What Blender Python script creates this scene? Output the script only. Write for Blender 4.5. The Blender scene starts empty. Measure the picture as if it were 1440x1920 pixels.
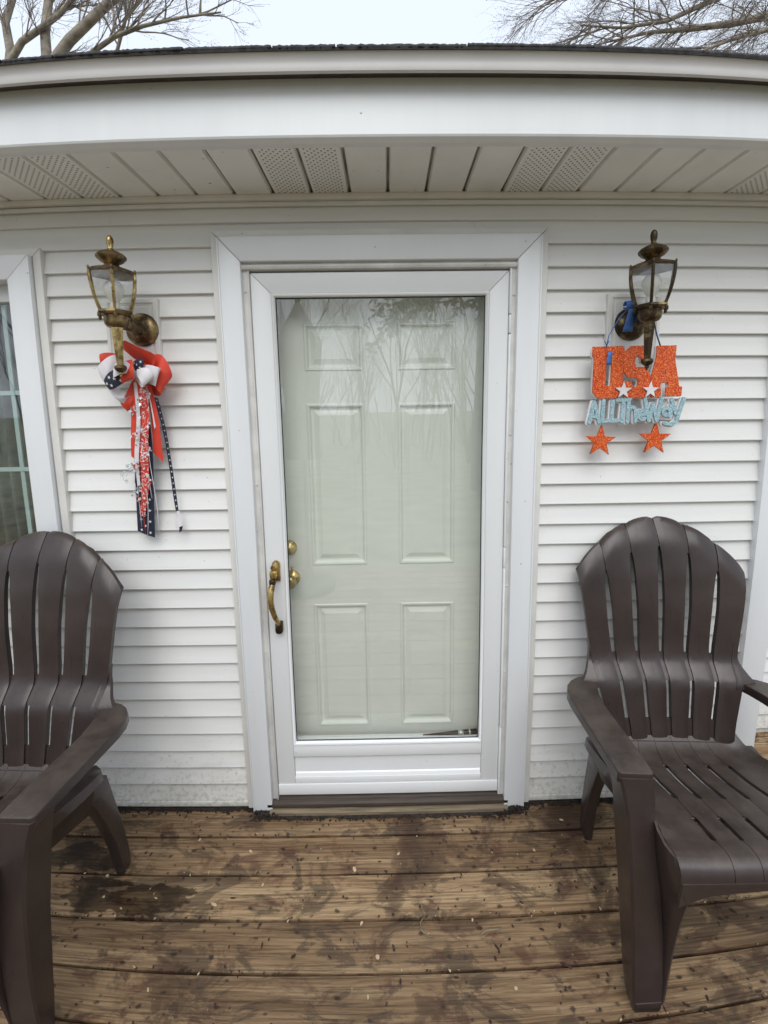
import bpy, bmesh, math, random
from mathutils import Vector, Matrix, noise as mnoise
R = math.radians
sc = bpy.context.scene
rng = random.Random(7)

# ------------------------------------------------------------------ camera
cam = bpy.data.cameras.new('camera'); cob = bpy.data.objects.new('camera', cam)
sc.collection.objects.link(cob); sc.camera = cob
cob.location = (0.0, -1.5438, 1.6130)
cob.rotation_euler = (1.43627, 0.013384, -0.010541)
cam.type = 'PANO'                                   # phone ultra-wide lens with its barrel distortion
cam.panorama_type = 'FISHEYE_LENS_POLYNOMIAL'
cam.sensor_fit = 'VERTICAL'; cam.sensor_width = 14.4; cam.sensor_height = 19.2
cam.fisheye_fov = R(175)
cam.fisheye_polynomial_k0 = 0.0
cam.fisheye_polynomial_k1 = -0.12788597
cam.fisheye_polynomial_k2 = 0.0017595798
cam.fisheye_polynomial_k3 = 0.00039198310
cam.fisheye_polynomial_k4 = -0.000020367364
cam.shift_x = -13.05 / 1440; cam.shift_y = -82.73 / 1920
cam.clip_start = 0.02; cam.clip_end = 1500

# ------------------------------------------------------------------ sky, sun, exposure
w = bpy.data.worlds.new('World'); sc.world = w; w.use_nodes = True
nt = w.node_tree; bgn = nt.nodes['Background']
sky = nt.nodes.new('ShaderNodeTexSky'); sky.sky_type = 'NISHITA'; sky.sun_disc = False
sky.sun_elevation = R(50); sky.sun_rotation = R(180); sky.dust_density = 4.0; sky.air_density = 1.5
mx = nt.nodes.new('ShaderNodeMix'); mx.data_type = 'RGBA'
mx.inputs[0].default_value = 0.86
mx.inputs[7].default_value = (6.8, 7.4, 8.4, 1)     # even overcast cloud layer
nt.links.new(sky.outputs[0], mx.inputs[6]); nt.links.new(mx.outputs[2], bgn.inputs[0])
bgn.inputs[1].default_value = 0.10
sun = bpy.data.lights.new('sun', 'SUN'); sun.energy = 1.5; sun.angle = R(48); sun.color = (1.0, 0.985, 0.965)
sob = bpy.data.objects.new('sun', sun); sc.collection.objects.link(sob)
sob.rotation_euler = (R(40), 0, R(4)); sob.location = (0, -6, 9)
sc.view_settings.view_transform = 'Standard'; sc.view_settings.look = 'None'
sc.view_settings.exposure = 0.56; sc.view_settings.gamma = 1.0
sc.render.engine = 'CYCLES'
sc.cycles.use_denoising = True; sc.cycles.max_bounces = 10; sc.cycles.transparent_max_bounces = 24
sc.cycles.diffuse_bounces = 5; sc.cycles.sample_clamp_indirect = 6.0

# ------------------------------------------------------------------ helpers
C = sc.collection

def tag(o, label=None, cat=None, group=None, kind=None):
    if label: o['label'] = label
    if cat: o['category'] = cat
    if group: o['group'] = group
    if kind: o['kind'] = kind
    return o

def empty(name, loc=(0, 0, 0), rz=0.0, parent=None):
    o = bpy.data.objects.new(name, None); C.objects.link(o)
    o.location = loc; o.rotation_euler = (0, 0, rz); o.empty_display_size = .1
    if parent: o.parent = parent
    return o

class MB:
    def __init__(s): s.v = []; s.f = []; s.sm = []
    def add(s, vs, fs, smooth=False):
        b = len(s.v); s.v += [tuple(q) for q in vs]
        s.f += [tuple(i + b for i in q) for q in fs]; s.sm += [smooth] * len(fs); return s
    def box(s, x0, x1, y0, y1, z0, z1):
        return s.add([(x0,y0,z0),(x1,y0,z0),(x1,y1,z0),(x0,y1,z0),(x0,y0,z1),(x1,y0,z1),(x1,y1,z1),(x0,y1,z1)],
                     [(0,3,2,1),(4,5,6,7),(0,1,5,4),(1,2,6,5),(2,3,7,6),(3,0,4,7)])
    def prism(s, poly, ax, a0, a1, smooth=False):
        # poly: 2D points; ax: extrusion axis 'x','y','z'
        def P(u, t):
            return (t, u[0], u[1]) if ax == 'x' else ((u[0], t, u[1]) if ax == 'y' else (u[0], u[1], t))
        n = len(poly); vs = [P(q, a0) for q in poly] + [P(q, a1) for q in poly]
        fs = [tuple(range(n)), tuple(range(2*n-1, n-1, -1))] + [(i, i+n, (i+1) % n + n, (i+1) % n) for i in range(n)]
        return s.add(vs, fs, smooth)
    def strip(s, poly, ax, a0, a1, smooth=True):   # open profile swept (no caps)
        def P(u, t):
            return (t, u[0], u[1]) if ax == 'x' else ((u[0], t, u[1]) if ax == 'y' else (u[0], u[1], t))
        n = len(poly); vs = [P(q, a0) for q in poly] + [P(q, a1) for q in poly]
        return s.add(vs, [(i, i+n, i+1+n, i+1) for i in range(n-1)], smooth)
    def lathe(s, prof, n=24, c=(0,0,0), ax='z', smooth=True, cap=True, rot=0.0):
        vs = []
        for r, h in prof:
            for k in range(n):
                a = 2*math.pi*k/n + rot; x, y = r*math.cos(a), r*math.sin(a)
                q = (x, y, h) if ax == 'z' else ((x, h, y) if ax == 'y' else (h, x, y))
                vs.append((q[0]+c[0], q[1]+c[1], q[2]+c[2]))
        fs = []
        for i in range(len(prof)-1):
            for k in range(n):
                k2 = (k+1) % n; fs.append((i*n+k, i*n+k2, (i+1)*n+k2, (i+1)*n+k))
        if cap:
            fs.append(tuple(range(n-1, -1, -1))); fs.append(tuple(range((len(prof)-1)*n, len(prof)*n)))
        return s.add(vs, fs, smooth)
    def tube(s, pts, rad, n=8, cap=True, smooth=True, flat=1.0):
        pts = [Vector(q) for q in pts]
        if not hasattr(rad, '__len__'): rad = [rad]*len(pts)
        t0 = (pts[1]-pts[0]).normalized()
        up = Vector((0,0,1)) if abs(t0.z) < .9 else Vector((1,0,0))
        N = t0.cross(up).normalized(); vs = []
        for i, q in enumerate(pts):
            t = (pts[min(i+1, len(pts)-1)] - pts[max(i-1, 0)]).normalized()
            N = (N - t*N.dot(t));
            N = N.normalized() if N.length > 1e-6 else t.orthogonal().normalized()
            B = t.cross(N)
            for k in range(n):
                a = 2*math.pi*k/n
                vs.append(q + (N*math.cos(a) + B*math.sin(a)*flat)*rad[i])
        fs = []
        for i in range(len(pts)-1):
            for k in range(n):
                k2 = (k+1) % n; fs.append((i*n+k, i*n+k2, (i+1)*n+k2, (i+1)*n+k))
        if cap:
            fs.append(tuple(range(n-1,-1,-1))); fs.append(tuple(range((len(pts)-1)*n, len(pts)*n)))
        return s.add(vs, fs, smooth)
    def slab(s, G, off, smooth=True):
        # G[i][j] grid of points (front); off(i,j) -> vector to back surface; closed shell
        ni, nj = len(G), len(G[0]); vs = [Vector(G[i][j]) for i in range(ni) for j in range(nj)]
        vs += [Vector(G[i][j]) + Vector(off(i, j)) for i in range(ni) for j in range(nj)]
        o = ni*nj; fs = []
        for i in range(ni-1):
            for j in range(nj-1):
                a, b, c, d = i*nj+j, i*nj+j+1, (i+1)*nj+j+1, (i+1)*nj+j
                fs += [(a, b, c, d), (a+o, d+o, c+o, b+o)]
        per = [(i, 0) for i in range(ni)] + [(ni-1, j) for j in range(1, nj)] + [(i, nj-1) for i in range(ni-2, -1, -1)] + [(0, j) for j in range(nj-2, 0, -1)]
        for k in range(len(per)):
            a = per[k][0]*nj+per[k][1]; q = per[(k+1) % len(per)]; b = q[0]*nj+q[1]
            fs.append((a, b, b+o, a+o))
        return s.add(vs, fs, smooth)
    def build(s, name, mat, parent=None, bevel=0.0, seg=2, smooth_angle=None, loc=None):
        me = bpy.data.meshes.new(name); me.from_pydata(s.v, [], s.f)
        for p, q in zip(me.polygons, s.sm): p.use_smooth = q
        bm = bmesh.new(); bm.from_mesh(me)
        bmesh.ops.recalc_face_normals(bm, faces=bm.faces)
        if bevel > 0:
            es = [e for e in bm.edges if len(e.link_faces) == 2 and e.calc_face_angle(0) > R(25)]
            bmesh.ops.bevel(bm, geom=es, offset=bevel, segments=seg, affect='EDGES', profile=.5, clamp_overlap=True)
            if smooth_angle is None: smooth_angle = 40
        if smooth_angle is not None:
            for f in bm.faces: f.smooth = True
            for e in bm.edges:
                if len(e.link_faces) == 2: e.smooth = e.calc_face_angle(0) < R(smooth_angle)
        bm.to_mesh(me); bm.free()
        if mat: me.materials.append(mat)
        o = bpy.data.objects.new(name, me); C.objects.link(o)
        if parent: o.parent = parent
        if loc: o.location = loc
        return o

def copy_tree(o, parent=None):
    c = o.copy(); C.objects.link(c); c.parent = parent
    for ch in list(o.children): copy_tree(ch, c)
    return c

# ------------------------------------------------------------------ materials
def new_mat(name):
    m = bpy.data.materials.new(name); m.use_nodes = True
    n = m.node_tree; b = n.nodes['Principled BSDF']; return m, n, b
def N(n, t, **kw):
    x = n.nodes.new(t)
    for k, v in kw.items(): setattr(x, k, v)
    return x
def coords(n, stretch=(1,1,1), src='Object', rnd=False):
    tc = N(n, 'ShaderNodeTexCoord'); mp = N(n, 'ShaderNodeMapping'); mp.inputs['Scale'].default_value = stretch
    if src == 'World':
        g = N(n, 'ShaderNodeNewGeometry'); n.links.new(g.outputs['Position'], mp.inputs[0])
    else: n.links.new(tc.outputs[src], mp.inputs[0])
    if rnd:
        oi = N(n, 'ShaderNodeObjectInfo'); mu = N(n, 'ShaderNodeMath', operation='MULTIPLY'); mu.inputs[1].default_value = 57.0
        n.links.new(oi.outputs['Random'], mu.inputs[0]); cx = N(n, 'ShaderNodeCombineXYZ')
        n.links.new(mu.outputs[0], cx.inputs[0]); n.links.new(mu.outputs[0], cx.inputs[2]); n.links.new(cx.outputs[0], mp.inputs['Location'])
    return mp.outputs[0]
def noise_t(n, co, scale, detail=4, rough=.55, dist=0.0):
    x = N(n, 'ShaderNodeTexNoise'); x.inputs['Scale'].default_value = scale; x.inputs['Detail'].default_value = detail
    x.inputs['Roughness'].default_value = rough; x.inputs['Distortion'].default_value = dist
    n.links.new(co, x.inputs['Vector']); return x.outputs['Fac']
def ramp(n, fac, stops):
    x = N(n, 'ShaderNodeValToRGB'); e = x.color_ramp.elements
    e[0].position, e[0].color = stops[0][0], tuple(stops[0][1]) + (1,)
    e[1].position, e[1].color = stops[-1][0], tuple(stops[-1][1]) + (1,)
    for p, c in stops[1:-1]:
        q = e.new(p); q.color = tuple(c) + (1,)
    n.links.new(fac, x.inputs[0]); return x.outputs[0]
def mixc(n, fac, a, b, mode='MIX'):
    x = N(n, 'ShaderNodeMix', data_type='RGBA', blend_type=mode)
    for s, i in ((fac, 0), (a, 6), (b, 7)):
        if isinstance(s, (int, float)): x.inputs[i].default_value = s
        elif isinstance(s, tuple): x.inputs[i].default_value = s + (1,)
        else: n.links.new(s, x.inputs[i])
    return x.outputs[2]
def mth(n, op, a, b=0.0, clamp=False):
    x = N(n, 'ShaderNodeMath', operation=op); x.use_clamp = clamp
    for s, i in ((a, 0), (b, 1)):
        if isinstance(s, (int, float)): x.inputs[i].default_value = s
        else: n.links.new(s, x.inputs[i])
    return x.outputs[0]
def bump(n, b, h, strength=.2, dist=.002):
    x = N(n, 'ShaderNodeBump'); x.inputs['Strength'].default_value = strength; x.inputs['Distance'].default_value = dist
    n.links.new(h, x.inputs['Height']); n.links.new(x.outputs[0], b.inputs['Normal']); return x
def G3(v): return (v, v, v)

def mk(name, col, rough=.5, metal=0.0, var=.06, vs=9, bmp=0.0, bs=150, stretch=(1,1,1), spec=.5, specks=None, coat=0, rv=.05):
    m, n, b = new_mat(name); co = coords(n, stretch)
    f = noise_t(n, co, vs, 5)
    lo = tuple(max(0, c*(1-var*1.6)) for c in col); hi = tuple(min(1, c*(1+var)) for c in col)
    colr = ramp(n, f, [(.3, lo), (.7, hi)])
    if specks:
        sco, dens, scl = specks
        s = noise_t(n, coords(n), scl, 2, .6); k = ramp(n, s, [(dens, G3(0)), (dens+.03, G3(1))])
        colr = mixc(n, k, colr, sco)
    n.links.new(colr, b.inputs['Base Color'])
    b.inputs['Roughness'].default_value = rough; b.inputs['Metallic'].default_value = metal
    b.inputs['Specular IOR Level'].default_value = spec
    if coat: b.inputs['Coat Weight'].default_value = coat
    rr = ramp(n, f, [(.3, G3(max(0, rough-rv))), (.7, G3(min(1, rough+rv)))]); n.links.new(rr, b.inputs['Roughness'])
    if bmp: bump(n, b, noise_t(n, co, bs, 3), bmp, .001)
    return m

def siding_mat(name, col):
    m, n, b = new_mat(name); cw = coords(n, (1,1,1), 'World')
    g = noise_t(n, coords(n, (2.5, 40, 70), 'World'), 6, 5, .6)
    base = ramp(n, noise_t(n, coords(n, (.6, 1, 9), 'World'), 3, 4), [(.3, tuple(c*.93 for c in col)), (.7, col)])
    # small fly specks
    sp = ramp(n, noise_t(n, cw, 95, 2, .7), [(.735, G3(0)), (.75, G3(1))])
    base = mixc(n, mth(n, 'MULTIPLY', sp, .55), base, (.16, .12, .08))
    # splash dirt: blotches that reach up from the deck
    sx = N(n, 'ShaderNodeSeparateXYZ'); n.links.new(cw, sx.inputs[0])
    hgt = mth(n, 'MULTIPLY', sx.outputs[2], 1.9)
    blot = mth(n, 'SUBTRACT', noise_t(n, coords(n, (1.2, 1, 5), 'World'), 5, 6, .7, .5), hgt)
    d = ramp(n, blot, [(.0, G3(0)), (.55, G3(.5))])
    base = mixc(n, d, base, (.40, .38, .30))
    fine = ramp(n, mth(n, 'SUBTRACT', noise_t(n, cw, 60, 4, .7), mth(n, 'MULTIPLY', sx.outputs[2], .55)), [(.45, G3(0)), (.60, G3(.45))])
    base = mixc(n, fine, base, (.25, .22, .16))
    n.links.new(base, b.inputs['Base Color']); b.inputs['Roughness'].default_value = .42
    bump(n, b, g, .10, .0015); return m

def wood_mat():
    m, n, b = new_mat('deck wood'); co = coords(n, (1,1,1), 'Object', True)
    tc = N(n, 'ShaderNodeMapping'); tc.inputs['Scale'].default_value = (.55, 9.0, 1); n.links.new(co, tc.inputs[0])
    warp = noise_t(n, tc.outputs[0], 1.3, 4, .55, 1.2)
    ring = N(n, 'ShaderNodeTexWave', wave_type='BANDS', bands_direction='Y', wave_profile='SIN')
    mp2 = N(n, 'ShaderNodeMapping'); mp2.inputs['Scale'].default_value = (.12, 1, 1); n.links.new(co, mp2.inputs[0])
    ring.inputs['Scale'].default_value = 22; ring.inputs['Distortion'].default_value = 9; ring.inputs['Detail'].default_value = 3
    ring.inputs['Detail Scale'].default_value = 1.6; n.links.new(mp2.outputs[0], ring.inputs['Vector'])
    fin = N(n, 'ShaderNodeMapping'); fin.inputs['Scale'].default_value = (1.3, 42, 1); n.links.new(co, fin.inputs[0])
    fine = noise_t(n, fin.outputs[0], 4, 5, .7)
    col = ramp(n, warp, [(.3, (.175, .108, .055)), (.5, (.305, .202, .112)), (.72, (.44, .32, .19))])
    col = mixc(n, .30, col, ramp(n, ring.outputs['Fac'], [(.1, (.33, .3, .27)), (.75, (1, 1, 1))]), 'MULTIPLY')
    col = mixc(n, .75, col, ramp(n, fine, [(.34, (.22, .19, .16)), (.53, (1, 1, 1))]), 'MULTIPLY')
    oi = N(n, 'ShaderNodeObjectInfo')
    col = mixc(n, 1.0, col, ramp(n, oi.outputs['Random'], [(0, (.82, .80, .78)), (1, (1.12, 1.1, 1.06))]), 'MULTIPLY')
    # dark weather stains and rusty red tannin patches
    cw = coords(n, (1, 1.5, 1), 'World')
    s1 = ramp(n, noise_t(n, coords(n, (1, 1.9, 1), 'World'), 4.2, 9, .72, .9), [(.52, G3(0)), (.57, G3(.62))])
    col = mixc(n, s1, col, (.034, .023, .016))
    s0 = ramp(n, noise_t(n, coords(n, (1, 1.35, 1), 'World'), 2.1, 10, .66, .35), [(.535, G3(0)), (.555, G3(.5)), (.63, G3(.82))])
    col = mixc(n, s0, col, (.045, .024, .014))
    s2 = ramp(n, noise_t(n, coords(n, (1, 1.8, 3), 'World'), 6.5, 8, .7, .6), [(.54, G3(0)), (.63, G3(.62))])
    col = mixc(n, s2, col, (.062, .022, .014))
    # small dark spots, knots
    vo = N(n, 'ShaderNodeTexVoronoi'); vo.inputs['Scale'].default_value = 17; vo.inputs['Randomness'].default_value = 1
    wp = N(n, 'ShaderNodeVectorMath', operation='ADD'); nz = N(n, 'ShaderNodeTexNoise'); nz.inputs['Scale'].default_value = 40
    n.links.new(cw, nz.inputs['Vector']); scn = N(n, 'ShaderNodeVectorMath', operation='SCALE'); scn.inputs['Scale'].default_value = .02
    n.links.new(nz.outputs['Color'], scn.inputs[0]); n.links.new(cw, wp.inputs[0]); n.links.new(scn.outputs[0], wp.inputs[1]); n.links.new(wp.outputs[0], vo.inputs['Vector'])
    gate = mth(n, 'GREATER_THAN', noise_t(n, cw, 6.1, 2), .43)
    sp = mth(n, 'MULTIPLY', ramp(n, vo.outputs['Distance'], [(.09, G3(1)), (.20, G3(0))]), gate)
    col = mixc(n, mth(n, 'MULTIPLY', sp, .85), col, (.022, .013, .009))
    # wet patches left by dripping water, left of the door
    wet = None
    for (px, py, rx, ry) in ((-.90, -.352, .25, .055), (-1.14, -.20, .15, .055), (-1.02, -.30, .14, .02)):
        g = N(n, 'ShaderNodeNewGeometry'); su = N(n, 'ShaderNodeVectorMath', operation='SUBTRACT'); su.inputs[1].default_value = (px, py, 0)
        n.links.new(g.outputs['Position'], su.inputs[0]); ml = N(n, 'ShaderNodeVectorMath', operation='MULTIPLY'); ml.inputs[1].default_value = (1/rx, 1/ry, 0)
        n.links.new(su.outputs[0], ml.inputs[0]); ln = N(n, 'ShaderNodeVectorMath', operation='LENGTH'); n.links.new(ml.outputs[0], ln.inputs[0])
        q = mth(n, 'ADD', ln.outputs['Value'], mth(n, 'MULTIPLY', mth(n, 'SUBTRACT', noise_t(n, coords(n, (1, 2, 1), 'World'), 9, 5, .6), .5), 2.6))
        k = ramp(n, q, [(.86, G3(1)), (.95, G3(0))]); wet = k if wet is None else mth(n, 'MAXIMUM', wet, k)
    col = mixc(n, wet, col, mixc(n, 1.0, col, (.30, .28, .26), 'MULTIPLY'))
    n.links.new(col, b.inputs['Base Color'])
    rg = mixc(n, wet, ramp(n, fine, [(.3, G3(.50)), (.7, G3(.70))]), G3(.30)); n.links.new(rg, b.inputs['Roughness'])
    b.inputs['Specular IOR Level'].default_value = .35
    h = mth(n, 'ADD', mth(n, 'MULTIPLY', fine, .8), mth(n, 'MULTIPLY', ring.outputs['Fac'], .5)); bump(n, b, h, .45, .003)
    return m

def glass_mat(name, tint=(.93, .97, .945), ior=1.5, boost=1.0):
    m, n, b = new_mat(name); n.nodes.remove(b); out = n.nodes['Material Output']
    tr = N(n, 'ShaderNodeBsdfTransparent'); tr.inputs[0].default_value = tint + (1,)
    gl = N(n, 'ShaderNodeBsdfGlossy'); gl.inputs['Roughness'].default_value = 0.0; gl.inputs[0].default_value = (1, 1, 1, 1)
    fr = N(n, 'ShaderNodeFresnel'); fr.inputs[0].default_value = ior
    ge = N(n, 'ShaderNodeNewGeometry')                  # the outer skin of the pane carries both reflections
    mi = N(n, 'ShaderNodeMixShader'); f_ = mth(n, 'MULTIPLY', mth(n, 'MULTIPLY', fr.outputs[0], boost), mth(n, 'SUBTRACT', 1.0, ge.outputs['Backfacing']), True)
    n.links.new(f_, mi.inputs[0])
    n.links.new(tr.outputs[0], mi.inputs[1]); n.links.new(gl.outputs[0], mi.inputs[2]); n.links.new(mi.outputs[0], out.inputs[0])
    return m

def glitter_mat(name, c1, c2, scale=420, metal=.2, rough=.38):
    m, n, b = new_mat(name); co = coords(n)
    v = N(n, 'ShaderNodeTexVoronoi'); v.inputs['Scale'].default_value = scale; n.links.new(co, v.inputs['Vector'])
    s = N(n, 'ShaderNodeSeparateColor'); n.links.new(v.outputs['Color'], s.inputs[0])
    col = ramp(n, s.outputs[0], [(.0, tuple(c*.65 for c in c1)), (.45, c1), (.8, c2), (1.0, tuple(min(1, c*1.5+.08) for c in c2))])
    n.links.new(col, b.inputs['Base Color']); b.inputs['Roughness'].default_value = rough; b.inputs['Metallic'].default_value = metal
    bump(n, b, s.outputs[1], .8, .002); return m

def brass_mat(name, tarn, gold=(.62, .44, .17), dark=(.085, .058, .028), rough=.22):
    m, n, b = new_mat(name); co = coords(n)
    k = ramp(n, noise_t(n, co, 26, 6, .65, .4), [(max(0, tarn-.12), G3(0)), (min(1, tarn+.06), G3(1))])
    n.links.new(mixc(n, k, dark, gold), b.inputs['Base Color'])
    b.inputs['Metallic'].default_value = .9
    n.links.new(mixc(n, k, G3(.5), G3(rough)), b.inputs['Roughness'])
    bump(n, b, noise_t(n, co, 180, 3), .15, .0006); return m

def plastic_mat():
    m, n, b = new_mat('brown plastic'); co = coords(n)
    g = noise_t(n, coords(n, (14, 2.2, 2.2)), 7, 5, .6, 1.0)
    sx = N(n, 'ShaderNodeSeparateXYZ'); ge = N(n, 'ShaderNodeNewGeometry'); n.links.new(ge.outputs['Normal'], sx.inputs[0])
    col = ramp(n, noise_t(n, co, 7, 8, .7), [(.3, (.026, .0178, .016)), (.7, (.044, .031, .0275))])
    # settled dust and pollen specks lie on faces that look up
    up = ramp(n, sx.outputs[2], [(.55, G3(0)), (.95, G3(1))])
    dust = mth(n, 'MULTIPLY', up, ramp(n, noise_t(n, co, 14, 6, .7), [(.35, G3(.06)), (.75, G3(.50))]))
    col = mixc(n, dust, col, (.13, .105, .08))
    spk = ramp(n, noise_t(n, co, 120, 2, .6), [(.74, G3(0)), (.76, G3(.6))])
    col = mixc(n, mth(n, 'MULTIPLY', spk, mth(n, 'ADD', up, .12)), col, (.3, .25, .19))
    n.links.new(col, b.inputs['Base Color']); b.inputs['Roughness'].default_value = .43; b.inputs['Specular IOR Level'].default_value = .5
    n.links.new(mixc(n, up, ramp(n, g, [(.3, G3(.27)), (.7, G3(.37))]), G3(.40)), b.inputs['Roughness'])
    h = mth(n, 'ADD', g, mth(n, 'MULTIPLY', noise_t(n, co, 420, 2), .25)); bump(n, b, h, .24, .0014); return m

M = {}
M['siding'] = siding_mat('siding vinyl', (.74, .745, .725))
M['white'] = mk('white aluminium', (.74, .765, .78), .33, var=.012, vs=3, rv=.012, stretch=(5, 5, .5), bmp=.02, bs=90, specks=((.25, .22, .18), .76, 60))
M['frame'] = mk('white painted frame', (.73, .75, .755), .3, var=.012, vs=2, rv=.012, specks=((.3, .27, .22), .765, 80))
M['jamb'] = mk('aged white paint', (.63, .625, .60), .45, var=.09, vs=14, bmp=.08, bs=60, specks=((.2, .16, .1), .73, 45))
M['trim'] = mk('beige vinyl trim', (.69, .685, .65), .42, var=.05, vs=6, specks=((.2, .17, .12), .75, 60))
M['soffit'] = mk('soffit vinyl', (.86, .87, .86), .5, var=.06, vs=4, specks=((.06, .05, .04), .745, 50))
M['fascia'] = mk('fascia aluminium', (.74, .765, .775), .34, var=.025, vs=2.5, specks=((.25, .22, .2), .775, 40), stretch=(5, 5, .5))
M['eave'] = mk('eave trim aluminium', (.60, .59, .58), .42, var=.05, vs=4)
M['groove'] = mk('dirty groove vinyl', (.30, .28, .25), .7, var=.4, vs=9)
M['gapbrown'] = mk('dark brown gap', (.06, .045, .036), .8, var=.3, vs=20)
M['door'] = mk('sage door paint', (.75, .77, .722), .5, var=.02, vs=3)
M['glass'] = glass_mat('storm door glass', (.985, .995, .985), 1.52, 3.7)
M['wglass'] = glass_mat('window glass', (.90, .94, .93), 1.55, 2.6)
M['lglass'] = glass_mat('lantern glass', (.97, .975, .97), 1.5, 1.9)
def dusty_glass():
    m = glass_mat('dusty lantern glass', (.96, .965, .96), 1.5, 2.4); n = m.node_tree; out = n.nodes['Material Output']; src = out.inputs[0].links[0].from_socket
    df = N(n, 'ShaderNodeBsdfDiffuse'); df.inputs[0].default_value = (.75, .76, .75, 1); tl = N(n, 'ShaderNodeBsdfTranslucent'); tl.inputs[0].default_value = (.75, .76, .75, 1)
    ad = N(n, 'ShaderNodeMixShader'); n.links.new(df.outputs[0], ad.inputs[1]); n.links.new(tl.outputs[0], ad.inputs[2])
    mi = N(n, 'ShaderNodeMixShader'); n.links.new(ramp(n, noise_t(n, coords(n), 30, 5, .6), [(.3, G3(.01)), (.75, G3(.10))]), mi.inputs[0])
    n.links.new(src, mi.inputs[1]); n.links.new(ad.outputs[0], mi.inputs[2]); n.links.new(mi.outputs[0], out.inputs[0]); return m
M['lglass'] = dusty_glass()
M['brass'] = brass_mat('worn brass', .40)
M['gold'] = brass_mat('polished brass', .50, (.66, .49, .20), (.16, .11, .05), .2)
M['bronze'] = brass_mat('tarnished brass', .62, (.30, .22, .11), (.06, .043, .026), .35)
M['umber'] = brass_mat('brown brass', .58, (.36, .26, .12), (.10, .072, .045), .38)
M['plastic'] = plastic_mat()
M['wood'] = wood_mat()
M['sill'] = mk('dark brown sill', (.055, .04, .03), .6, var=.25, vs=30, bmp=.3, bs=60, stretch=(.3, 6, 6))
M['strip'] = mk('weathered wood strip', (.20, .155, .10), .8, var=.3, vs=12, bmp=.5, bs=50, stretch=(.5, 8, 8))
M['dirt'] = mk('wet dirt', (.024, .016, .011), .85, var=.5, vs=60, bmp=.6, bs=120)
M['shingle'] = mk('asphalt shingle', (.045, .043, .045), .9, var=.4, vs=60, bmp=.8, bs=300)
M['red'] = mk('red ribbon', (.66, .055, .028), .55, var=.08, vs=30, bmp=.1, bs=900)
M['wht'] = mk('white ribbon', (.72, .70, .73), .6, var=.06, vs=30)
M['navy'] = mk('navy ribbon', (.014, .017, .042), .6, var=.1, vs=30)
def stripe_mat():
    m, n, b = new_mat('red ribbon with white squiggle print'); f = noise_t(n, coords(n), 75, 1, .4, .6)
    k = ramp(n, mth(n, 'ABSOLUTE', mth(n, 'SUBTRACT', f, .5)), [(.018, G3(1)), (.035, G3(0))])
    n.links.new(mixc(n, k, (.62, .05, .028), (.74, .72, .74)), b.inputs['Base Color']); b.inputs['Roughness'].default_value = .55; return m
M['stripe'] = stripe_mat()
M['star'] = mk('white print', (.75, .74, .74), .6, var=.03)
M['foil'] = mk('holographic foil', (.70, .76, .92), .25, .35, var=.3, vs=150)
M['foilr'] = mk('red foil', (.75, .12, .06), .25, .4, var=.4, vs=150)
M['blue'] = mk('blue ribbon', (.055, .16, .45), .5, var=.15, vs=60)
M['glit'] = glitter_mat('orange red glitter', (.68, .065, .014), (.95, .20, .035))
M['glitb'] = glitter_mat('ice blue glitter', (.30, .50, .57), (.52, .74, .80), 650)
M['foam'] = mk('white foam board', (.74, .72, .74), .7, var=.03)
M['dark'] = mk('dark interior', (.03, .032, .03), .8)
M['curtain'] = mk('curtain cloth', (.22, .23, .21), .9, var=.2, vs=10)
M['grille'] = mk('window grille', (.50, .58, .57), .4, var=.04)
M['black'] = mk('black rubber', (.012, .012, .013), .45, var=.2)
M['silver'] = mk('silver band', (.6, .6, .6), .3, .6)
M['bark'] = mk('grey bark', (.27, .235, .19), .9, var=.3, vs=8, bmp=.6, bs=30)
M['twig'] = mk('twig bark', (.19, .16, .14), .9, var=.3, vs=8)
M['needle'] = mk('pine needles', (.022, .034, .018), .7, var=.4, vs=3)
M['umb'] = mk('beige canvas', (.34, .29, .25), .85, var=.12, vs=14)
M['umbpole'] = mk('umbrella wood', (.16, .10, .06), .6)
M['grass'] = mk('lawn', (.24, .215, .13), .95, var=.5, vs=2, bmp=.8, bs=25)
M['chip'] = mk('pale wood chip', (.55, .42, .27), .8, var=.25, vs=80)
M['bud'] = mk('dead bud scales', (.05, .022, .013), .8, var=.5, vs=90)
M['bit'] = mk('pale plant bits', (.42, .34, .22), .85, var=.3, vs=90)
M['bulb'] = mk('frosted bulb', (.8, .8, .78), .35, var=.02)

def perf_mat():
    m, n, b = new_mat('perforated soffit'); co = coords(n, (1,1,1), 'World')
    mp = N(n, 'ShaderNodeMapping'); mp.inputs['Rotation'].default_value = (0, 0, R(45)); n.links.new(co, mp.inputs[0])
    v = N(n, 'ShaderNodeTexVoronoi', voronoi_dimensions='2D'); v.inputs['Scale'].default_value = 74; v.inputs['Randomness'].default_value = 0
    n.links.new(mp.outputs[0], v.inputs['Vector'])
    k = ramp(n, v.outputs['Distance'], [(.17, G3(1)), (.24, G3(0))])
    sx = N(n, 'ShaderNodeSeparateXYZ'); tc = N(n, 'ShaderNodeTexCoord'); n.links.new(tc.outputs['Generated'], sx.inputs[0])
    a = mth(n, 'LESS_THAN', mth(n, 'ABSOLUTE', mth(n, 'SUBTRACT', sx.outputs[0], .5)), .40)
    base = ramp(n, noise_t(n, co, 4, 5), [(.3, (.80, .81, .80)), (.7, (.87, .88, .87))])
    n.links.new(mixc(n, mth(n, 'MULTIPLY', k, a), base, (.05, .045, .04)), b.inputs['Base Color']); b.inputs['Roughness'].default_value = .5
    return m
M['perf'] = perf_mat()

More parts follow.
